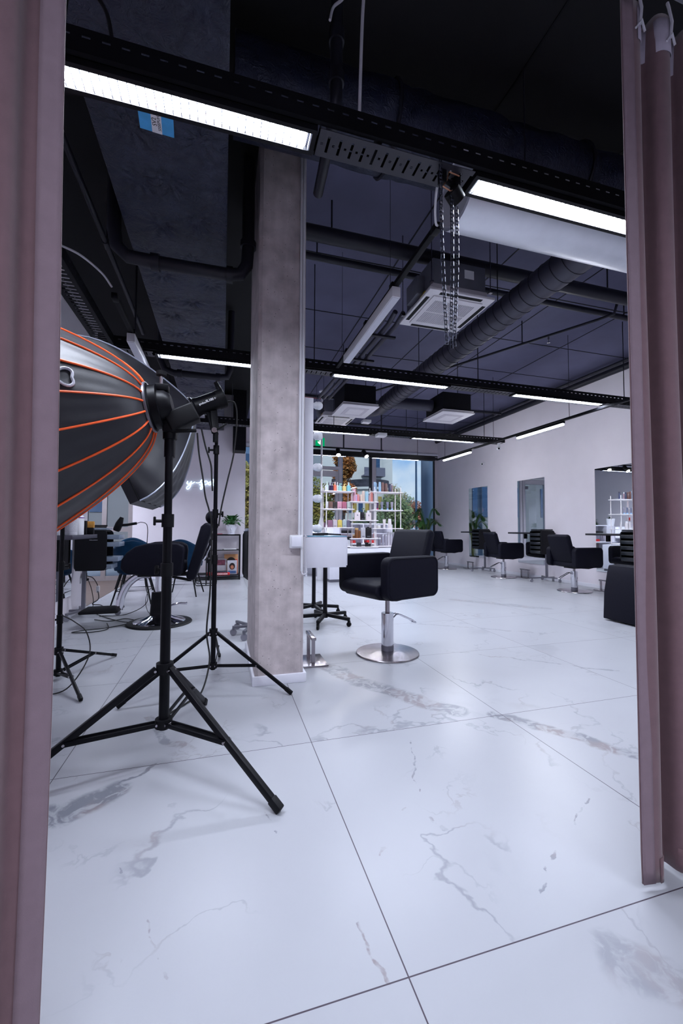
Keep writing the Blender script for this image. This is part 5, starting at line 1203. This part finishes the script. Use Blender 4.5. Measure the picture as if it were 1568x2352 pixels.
ITEMS = [
 ('top shelf of the left tower', 1.946, [('spray_bottle', (196, 214, 206), 'pale green', 95, 55, 185, (205, 225, 210)), ('spray_bottle', (60, 40, 90), 'violet', 150, 38, 178, (70, 50, 100)), ('pump_bottle', (48, 34, 70), 'dark purple', 182, 70, 165, None), ('spray_bottle', (236, 120, 95), 'orange', 250, 56, 180, (240, 190, 180)), ('spray_bottle', (205, 210, 205), 'whitish', 300, 36, 182, None), ('pump_bottle', (150, 198, 196), 'mint', 345, 85, 150, None), ('pump_bottle', (228, 200, 130), 'yellow', 437, 76, 148, None), ('spray_bottle', (130, 196, 208), 'turquoise', 525, 84, 180, (200, 225, 230)), ('spray_can', (200, 205, 205), 'small clear', 62, 28, 100, None)]),
 ('second shelf of the left tower', 1.564, [('carton', (205, 205, 208), 'white', 92, 45, 140, None), ('carton', (112, 84, 76), 'brown', 163, 74, 138, None), ('carton', (52, 46, 44), 'black', 250, 74, 136, None), ('carton', (206, 150, 168), 'pink', 335, 84, 142, None), ('carton', (172, 98, 120), 'rose', 430, 84, 138, None), ('carton', (186, 196, 190), 'sage', 528, 74, 138, None)]),
 ('third shelf of the left tower', 1.165, [('carton', (140, 100, 122), 'mauve', 152, 88, 140, None), ('carton', (190, 180, 188), 'pale grey', 250, 78, 140, (230, 170, 170)), ('carton', (208, 186, 92), 'yellow', 345, 78, 142, (230, 180, 170)), ('carton', (168, 182, 184), 'grey green', 437, 78, 142, (215, 215, 215)), ('carton', (104, 100, 120), 'slate', 525, 78, 140, (215, 205, 215)), ('carton', (100, 70, 90), 'plum', 72, 30, 90, None)]),
 ('lowest shelf of the left tower', .758, [('jar', (205, 205, 212), 'white with black lid', 535, 72, 190, (20, 20, 22))]),
 ('top shelf of the middle tower', 1.73, [('spray_can', (216, 160, 170), 'short pink', 588, 38, 140, None), ('spray_can', (214, 160, 178), 'tall pink', 640, 62, 250, (222, 170, 188)), ('spray_can', (196, 170, 212), 'lilac', 680, 38, 140, None), ('spray_can', (214, 130, 130), 'salmon', 722, 54, 145, (220, 140, 140)), ('spray_can', (214, 196, 180), 'short beige', 785, 48, 142, (225, 205, 190)), ('spray_can', (212, 190, 178), 'tall beige', 826, 58, 215, (225, 205, 190)), ('spray_can', (150, 188, 205), 'sky blue', 898, 76, 205, (170, 205, 218)), ('spray_can', (206, 100, 110), 'short coral', 962, 46, 140, (214, 120, 126)), ('spray_can', (214, 130, 120), 'tall coral', 1002, 54, 200, (222, 150, 140))]),
 ('second shelf of the middle tower', 1.325, [('letter_bottle', (226, 214, 216), 'white k lettered', 700, 108, 195, None), ('carton', (26, 24, 32), 'black', 804, 74, 158, None), ('letter_bottle', (226, 214, 216), 'white k lettered', 930, 108, 190, None)]),
 ('third shelf of the middle tower', .932, [('jar', (96, 60, 36), 'small amber', 620, 60, 70, (205, 180, 150)), ('spray_can', (110, 66, 34), 'tall amber', 690, 78, 200, (196, 160, 100)), ('spray_can', (120, 74, 40), 'short amber', 752, 40, 150, (140, 90, 50)), ('carton', (182, 180, 188), 'grey', 815, 88, 208, None), ('carton', (20, 18, 24), 'tall black', 925, 104, 210, (20, 22, 24)), ('carton', (150, 150, 162), 'dark grey', 1005, 48, 205, None), ('spray_can', (205, 150, 150), 'pink', 1048, 26, 112, None)]),
 ('lowest shelf of the middle tower', .745, [('carton', (40, 40, 46), 'dark', 735, 80, 80, None), ('jar', (24, 24, 28), 'black labelled', 897, 72, 84, (16, 16, 18)), ('jar', (50, 50, 58), 'small black', 958, 44, 58, (16, 16, 18))]),
 ('top shelf of the right tower', 1.955, [('spray_can', (150, 180, 210), 'blue labelled', 1062, 46, 200, (170, 200, 225)), ('spray_can', (150, 190, 222), 'slim light blue', 1122, 36, 195, (180, 205, 228)), ('spray_can', (156, 194, 224), 'tall light blue', 1170, 50, 205, (180, 205, 228)), ('spray_can', (118, 80, 74), 'brown', 1230, 56, 195, (130, 90, 84)), ('spray_can', (104, 70, 66), 'wide brown', 1300, 70, 175, (120, 84, 80)), ('spray_can', (52, 56, 84), 'navy', 1385, 58, 170, (60, 60, 84)), ('spray_can', (150, 120, 130), 'slim mauve', 1428, 30, 172, None), ('spray_can', (58, 62, 96), 'dark blue', 1464, 40, 192, (70, 66, 84))]),
 ('second shelf of the right tower', 1.555, [('tube', (84, 54, 92), 'purple', 1120, 62, 172, (190, 60, 110)), ('tube', (120, 120, 140), 'dark grey', 1215, 66, 165, (150, 190, 225)), ('tube', (110, 112, 134), 'grey blue', 1335, 68, 165, (140, 185, 225)), ('tube', (140, 134, 150), 'grey mauve', 1430, 60, 165, (140, 185, 225))]),
 ('third shelf of the right tower', 1.15, [('jar', (206, 202, 196), 'low white', 1138, 94, 62, None), ('tube', (214, 204, 206), 'white', 1266, 70, 180, None), ('spray_can', (216, 208, 210), 'white', 1378, 64, 192, None), ('spray_can', (206, 200, 204), 'slim white', 1436, 40, 190, None)]),
 ('lowest shelf of the right tower', .762, [('spray_can', (150, 146, 160), 'grey', 1108, 60, 172, (205, 205, 212)), ('spray_can', (128, 126, 142), 'stout grey', 1170, 58, 160, (222, 222, 226)), ('spray_can', (150, 148, 164), 'slim grey', 1238, 48, 232, (205, 205, 212)), ('spray_can', (160, 156, 170), 'slim silver', 1300, 50, 236, (205, 205, 212)), ('spray_can', (190, 186, 196), 'tall silver', 1356, 54, 272, (215, 215, 220)), ('spray_can', (176, 172, 184), 'tall pale grey', 1412, 50, 268, (215, 215, 220)), ('spray_can', (170, 168, 180), 'tall grey', 1462, 44, 272, (215, 215, 220))]),
]
for shelf, z, its in ITEMS:
    for i, (kind, col, cn, cx, wd, hh, ex) in enumerate(its):
        word = {'carton': 'carton', 'tube': 'tube', 'jar': 'jar', 'spray_can': 'bottle', 'pump_bottle': 'pump bottle', 'spray_bottle': 'spray bottle', 'letter_bottle': 'bottle'}[kind]
        side = ', left of the two' if (kind == 'letter_bottle' and i == 0) else ', right of the two' if kind == 'letter_bottle' else ''
        product(kind, col, cx, wd, hh, z, '%s %s on the %s%s' % (cn, word, shelf, side), 'products on the '+shelf, yo=-.05+.10*(i % 2)*(wd < 50), extra=ex)

# ------------------------------------------------------------------ palms by the window
def palm(label, loc, h, n, seed, spread=.9):
    t = T('potted_palm', label, 'plant', loc); rnd = random.Random(seed)
    MB().lathe([(0, 0), (.15, 0), (.17, .26), (.155, .26), (0, .24)], seg=4, M=Matrix.Rotation(PI/4, 4, 'Z')).obj('pot', M_BLACKP, t)
    st = MB(); fr_ = MB()
    for i in range(n):
        a = rnd.uniform(0, 2*PI); L = h*rnd.uniform(.7, 1.05); out = spread*rnd.uniform(.35, 1)*h*.5
        b0 = Vector((rnd.uniform(-.06, .06), rnd.uniform(-.06, .06), .24)); d = Vector((math.cos(a), math.sin(a), 0))
        pts = spline([b0, b0+d*out*.15+Vector((0, 0, L*.55)), b0+d*out*.55+Vector((0, 0, L*.88)), b0+d*out+Vector((0, 0, L*.80))], 8)
        st.tube(pts, .006, 5)
        J0 = len(pts)//3
        for j in range(J0, len(pts)-1):
            tg = (pts[j+1]-pts[j]).normalized(); sd = tg.cross(Vector((0, 0, 1))).normalized(); k_ = (j-J0)/(len(pts)-1-J0)
            for q in range(4):
                pp = pts[j].lerp(pts[j+1], q*.25)
                for s in (-1, 1): leaf(fr_, pp, sd*s*.8+tg*1.0+Vector((0, 0, .15)), .20*math.sin(PI*(.2+.75*k_))+.05, .011, .35, 4)
    st.obj('stem', mat('palm_stem', (110, 120, 60), .6, var=.2), t); fr_.obj('frond', M_PALM, t, ang=180)
    return t
palm('arching potted palm between the farthest chair and the window', (6.15, 11.7, 0), 1.65, 13, 11, .75)
palm('potted palm by the window left of the neon wall corner', (1.15, 11.75, 0), 1.35, 10, 4, .7)
palm('potted palm before the window behind the reception desk', (5.2, 11.8, 0), 1.2, 9, 21, .7)

# ------------------------------------------------------------------ outside the window
S(MB().box(-60, 80, YF+.16, 120, -.8, -.65).obj('ground', mat('asphalt', (96, 98, 104), .9, var=.2, scale=2)), 'grey street outside the shop window')
S(MB().box(-20, 30, YF+.16, 18.6, -.65, -.25, .02).obj('trim_3', mat('paving', (150, 148, 146), .9, var=.1, scale=4)), 'raised pavement outside the shop window')
M_BLUECOL = mat('facade_column_blue', (100, 114, 132), .45, .1, var=.05, scale=2)
for lb, x, y, r in (('thick round blue grey column outside at the right end of the window', 7.42, 14.0, .22), ('round blue column outside behind the door frame', 4.09, 14.3, .09)):
    t = T('facade_column', lb, 'column', (x, y, -.25)); MB().cyl((0, 0, 0), (0, 0, 6), r, seg=32).obj('shaft', M_BLUECOL, t); MB().cyl((0, 0, 0), (0, 0, .06), r*1.3, seg=32).obj('base', M_GREYM, t)
t = T('lamp_post', 'thin dark post outside left of the thick column', 'post', (7.97, 16.0, -.25)); MB().cyl((0, 0, 0), (0, 0, 7), .05, .035, 14).obj('pole', mat('post_blue', (60, 90, 120), .5), t); MB().cyl((0, 0, 0), (0, 0, .3), .09, seg=14).obj('base', M_GREYM, t)
def tree(label, loc, h, cr, cz_, cols, seed, n=2600, sq=1.0, ls=.16):
    t = T('tree', label, 'tree', loc, 0, 'trees outside the window'); rnd = random.Random(seed)
    tr = MB().cyl((0, 0, 0), (0, 0, h*.6), .16, .08, 10)
    for i in range(6):
        a = rnd.uniform(0, 6.28); tr.cyl((0, 0, h*rnd.uniform(.3, .55)), (cr*.6*math.cos(a), cr*.6*math.sin(a), h*rnd.uniform(.6, .85)), .06, .02, 6)
    tr.obj('trunk', mat('bark', (70, 58, 54), .9, var=.3), t)
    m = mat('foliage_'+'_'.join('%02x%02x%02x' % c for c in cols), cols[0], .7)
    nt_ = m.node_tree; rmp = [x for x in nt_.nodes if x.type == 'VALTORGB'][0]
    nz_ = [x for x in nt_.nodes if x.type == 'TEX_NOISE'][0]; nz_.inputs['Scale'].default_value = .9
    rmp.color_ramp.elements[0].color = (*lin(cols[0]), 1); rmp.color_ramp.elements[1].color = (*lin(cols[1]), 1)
    b = MB(); blobs = []
    for i in range(34):
        a = rnd.uniform(0, 6.28); e_ = rnd.uniform(-1.4, 1.4); q = rnd.uniform(.35, .8)
        blobs.append((Vector((cr*q*math.cos(a)*math.cos(e_), cr*q*math.sin(a)*math.cos(e_), cz_+cr*sq*q*math.sin(e_))), cr*rnd.uniform(.4, .62)))
    for i in range(n):
        c, r = rnd.choice(blobs); d = Vector((rnd.gauss(0, 1), rnd.gauss(0, 1), rnd.gauss(0, 1))).normalized()
        p = c+d*r*rnd.uniform(.6, 1.05); u = Vector((rnd.gauss(0, 1), rnd.gauss(0, 1), rnd.gauss(0, 1))).normalized(); v = u.orthogonal(); s = ls*rnd.uniform(.6, 1.4)
        b.quad(p+u*s, p+v*s*.7, p-u*s, p-v*s*.7)
    b.obj('foliage', m, t, False); return t
Z0 = -.65
tree('golden green tree behind the street door', (6.6, 29, Z0), 5.6, 1.25, 3.4, ((176, 150, 60), (104, 128, 66)), 1, 9000, 1.7, .075)
tree('rusty orange tree left of the pale building', (8.25, 28, Z0), 9.0, .95, 5.2, ((196, 106, 44), (150, 112, 56)), 2, 12000, 3.0, .085)
tree('thin yellowing tree right of the pale building', (17.5, 40, Z0), 7.4, 1.1, 5.1, ((190, 168, 120), (150, 146, 104)), 3, 2200, 1.0, .07)
tree('dark green tree under the pale building', (12.1, 34, Z0), 3.6, 1.7, 1.5, ((120, 126, 72), (78, 106, 76)), 4, 8000, .9, .09)
tree('broad olive tree at the middle of the window', (15.6, 36, Z0), 5.0, 2.2, 2.3, ((136, 142, 88), (104, 128, 88)), 5, 14000, 1.0, .10)
tree('russet tree beside the thick outside column', (20.2, 41, Z0), 5.6, 1.9, 2.4, ((186, 108, 84), (146, 112, 88)), 6, 12000, 1.1, .10)
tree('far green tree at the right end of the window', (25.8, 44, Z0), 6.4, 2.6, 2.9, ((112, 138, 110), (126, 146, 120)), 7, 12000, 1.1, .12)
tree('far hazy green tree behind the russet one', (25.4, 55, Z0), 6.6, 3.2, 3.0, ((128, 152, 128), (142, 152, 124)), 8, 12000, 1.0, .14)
tree('low olive bush tree between the olive and the russet tree', (19.0, 45.0, Z0), 4.6, 1.9, 1.8, ((140, 140, 96), (120, 130, 96)), 10, 9000, 1.0, .10)
tree('autumn tree seen through the narrow window beside the neon wall', (1.6, 22, Z0), 6.0, 1.3, 3.4, ((196, 158, 74), (116, 130, 76)), 9, 8000, 1.6, .07)
t = T('apartment_building', 'pale apartment building with round balconies across the street', 'building', (15.5, 46, Z0))
M_BLD = mat('building_white', (206, 206, 202), .8, var=.03, scale=.5); M_BLDW = mat('building_window', (50, 76, 110), .2, var=.2, scale=.5); M_OCH = mat('building_ochre', (176, 150, 70), .7)
B0 = 10.6
MB(t).box(B0, 17.9, 45, 54, Z0, 17).obj('wall', M_BLD, t); MB(t).box(17.9, 20.6, 48, 56, Z0, 19).obj('side_wall', M_BLD, t)
MB(t).cyl((16.2, 45.2, Z0), (16.2, 45.2, 5.5), 2.3, seg=40).obj('round_bay', M_BLD, t)
MB(t).cyl((16.2, 45.2, 5.5), (16.2, 45.2, 5.75), 2.6, seg=40).obj('balcony_slab', M_BLD, t)
MB(t).cyl((16.2, 45.2, 5.75), (16.2, 45.2, 6.6), 2.55, seg=40).obj('balcony_hedge', mat('hedge_dark', (52, 52, 62), .9, var=.4, scale=3), t)
bw = MB(t)
for k_ in range(-4, 5):
    a = -PI/2+k_*.33; c = Vector((16.2+2.32*math.cos(a), 45.2+2.32*math.sin(a), 0)); tn = Vector((-math.sin(a), math.cos(a), 0))*.26
    for z0, z1 in ((2.9, 4.7), (.2, 2.0)):
        w0 = MB(t); w0.bm.faces.new([w0.bm.verts.new(p) for p in (c-tn+Vector((0, 0, z0)), c+tn+Vector((0, 0, z0)), c+tn+Vector((0, 0, z1)), c-tn+Vector((0, 0, z1)))])
        w0.obj('window', M_BLDW if k_ % 2 == 0 else M_OCH, t, False, solid=.06)
for z in (8.0, 11.2, 14.4):
    MB(t).box(15.4, 17.95, 43.9, 45, z-.9, z-.75).box(15.4, 17.95, 43.9, 43.95, z-.75, z+.1).obj('balcony', mat('balcony_grey', (96, 96, 112), .6), t)
    for x0, x1 in ((12.3, 13.5), (16.4, 17.7)): MB(t).box(x0, x1, 44.93, 45.02, z-.75, z+1.3).obj('window', M_BLDW, t)
t = T('apartment_building', 'blue grey building far left beyond the golden tree', 'building', (2, 50, Z0))
MB(t).box(-8, 9.5, 50, 58, Z0, 15).obj('wall', mat('building_blue', (96, 120, 150), .8, var=.05, scale=.4), t)
for x in range(-7, 9, 3):
    for z in (2, 5.2, 8.4, 11.6): MB(t).box(x, x+1.4, 49.94, 50.02, z, z+1.6).obj('window', M_BLDW, t)
t = T('apartment_building', 'pale house behind the glass partition of the alcove', 'building', (-9, 26, Z0))
MB(t).box(-16, -2.6, 26, 32, Z0, 11).obj('wall', mat('house_blue_grey', (128, 126, 128), .8, var=.05, scale=.4), t)
for x in (-14, -11, -8, -5): MB(t).box(x, x+1.6, 25.94, 26.02, 2.0, 4.2).obj('window', M_BLDW, t)
# parked blue car
t = T('parked_car', 'blue car parked outside behind the product shelves', 'car', (9.2, 20.8, Z0), R(4))
M_CAR = mat('car_blue', (40, 110, 185), .25, .3, var=.04, coat=.6)
MB().prism([(-2.1, .3), (-2.15, .6), (-2.05, .85), (-1.1, .95), (-.5, 1.42), (.9, 1.45), (1.7, 1.0), (2.1, .92), (2.15, .4), (2.0, .25), (-2.0, .25)], -.82, .82, 'y', .08, 3).obj('body', M_CAR, t)
MB().prism([(-.92, .97), (-.46, 1.37), (.15, 1.39), (.15, .97)], -.835, .835, 'y').prism([(.22, .97), (.22, 1.39), (.85, 1.40), (1.45, 1.0)], -.835, .835, 'y').obj('side_window', M_BLDW, t)
for x in (-1.35, 1.35):
    for y in (-.84, .84): MB().cyl((x, y-.1, .32), (x, y+.1, .32), .32, seg=24).cyl((x, y-.105, .32), (x, y+.105, .32), .19, seg=18).obj('wheel', M_RUBBER, t)
# person passing by outside
def skin(name, pts, edges, m, parent):
    me = bpy.data.meshes.new(name); me.from_pydata([p[:3] for p in pts], edges, []); o = bpy.data.objects.new(name, me); COL.objects.link(o); o.parent = parent
    md = o.modifiers.new('skin', 'SKIN'); md.use_smooth_shade = True
    for i, p in enumerate(pts): me.skin_vertices[0].data[i].radius = (p[3], p[3]*(p[4] if len(p) > 4 else 1))
    me.skin_vertices[0].data[0].use_root = True
    o.modifiers.new('sub', 'SUBSURF').levels = 2; o.modifiers['sub'].render_levels = 2
    me.materials.append(m); return o
t = T('person', 'person in a white shirt walking outside beside the thick column', 'person', (8.68, 17.6, -.25), R(20))
body = [(0, 0, .95, .13, .8), (0, 0, 1.15, .13, .75), (0, .01, 1.38, .16, .65), (0, 0, 1.48, .06), (0, -.01, 1.56, .055), (0, -.02, 1.66, .098), (0, -.02, 1.74, .07),
 (.18, .01, 1.42, .055), (.23, .02, 1.15, .042), (.24, -.06, .92, .032), (.24, -.09, .84, .03), (-.18, .01, 1.42, .055), (-.23, .0, 1.15, .042), (-.22, -.1, .93, .032), (-.22, -.13, .85, .03),
 (.09, 0, .85, .085), (.10, -.06, .48, .06), (.10, .0, .10, .042), (.10, -.14, .04, .035), (-.09, 0, .85, .085), (-.10, .05, .48, .06), (-.10, .16, .10, .042), (-.10, .04, .04, .035)]
ed = [(0, 1), (1, 2), (2, 3), (3, 4), (4, 5), (5, 6), (2, 7), (7, 8), (8, 9), (9, 10), (2, 11), (11, 12), (12, 13), (13, 14), (0, 15), (15, 16), (16, 17), (17, 18), (0, 19), (19, 20), (20, 21), (21, 22)]
skin('body', body, ed, mat('skin_tone', (190, 150, 135), .6, var=.04), t)
sh = [(0, 0, .93, .15, .85), (0, 0, 1.15, .145, .8), (0, .01, 1.38, .17, .7), (.18, .01, 1.42, .068), (.23, .02, 1.17, .055), (.24, -.05, .95, .045), (-.18, .01, 1.42, .068), (-.23, .0, 1.17, .055), (-.22, -.09, .96, .045)]
skin('shirt', sh, [(0, 1), (1, 2), (2, 3), (3, 4), (4, 5), (2, 6), (6, 7), (7, 8)], mat('shirt_white', (205, 215, 228), .8, var=.05), t)
tr = [(0, 0, .93, .145, .85), (.09, 0, .84, .098), (.10, -.06, .48, .075), (.10, -.01, .12, .06), (-.09, 0, .84, .098), (-.10, .05, .48, .075), (-.10, .15, .12, .06)]
skin('trousers', tr, [(0, 1), (1, 2), (2, 3), (0, 4), (4, 5), (5, 6)], mat('trousers_dark', (46, 50, 64), .8), t)
MB().sph((0, .005, 1.71), .105, (1, 1.05, 1), 18, 12).obj('hair', mat('hair_grey', (110, 104, 104), .7, var=.3, scale=30), t)
MB().sph((0, -.125, 1.655), .016, (1, 1.2, 1.4)).sph((.035, -.108, 1.685), .008).sph((-.035, -.108, 1.685), .008).obj('face_features', mat('skin_shade', (150, 110, 100), .6), t)
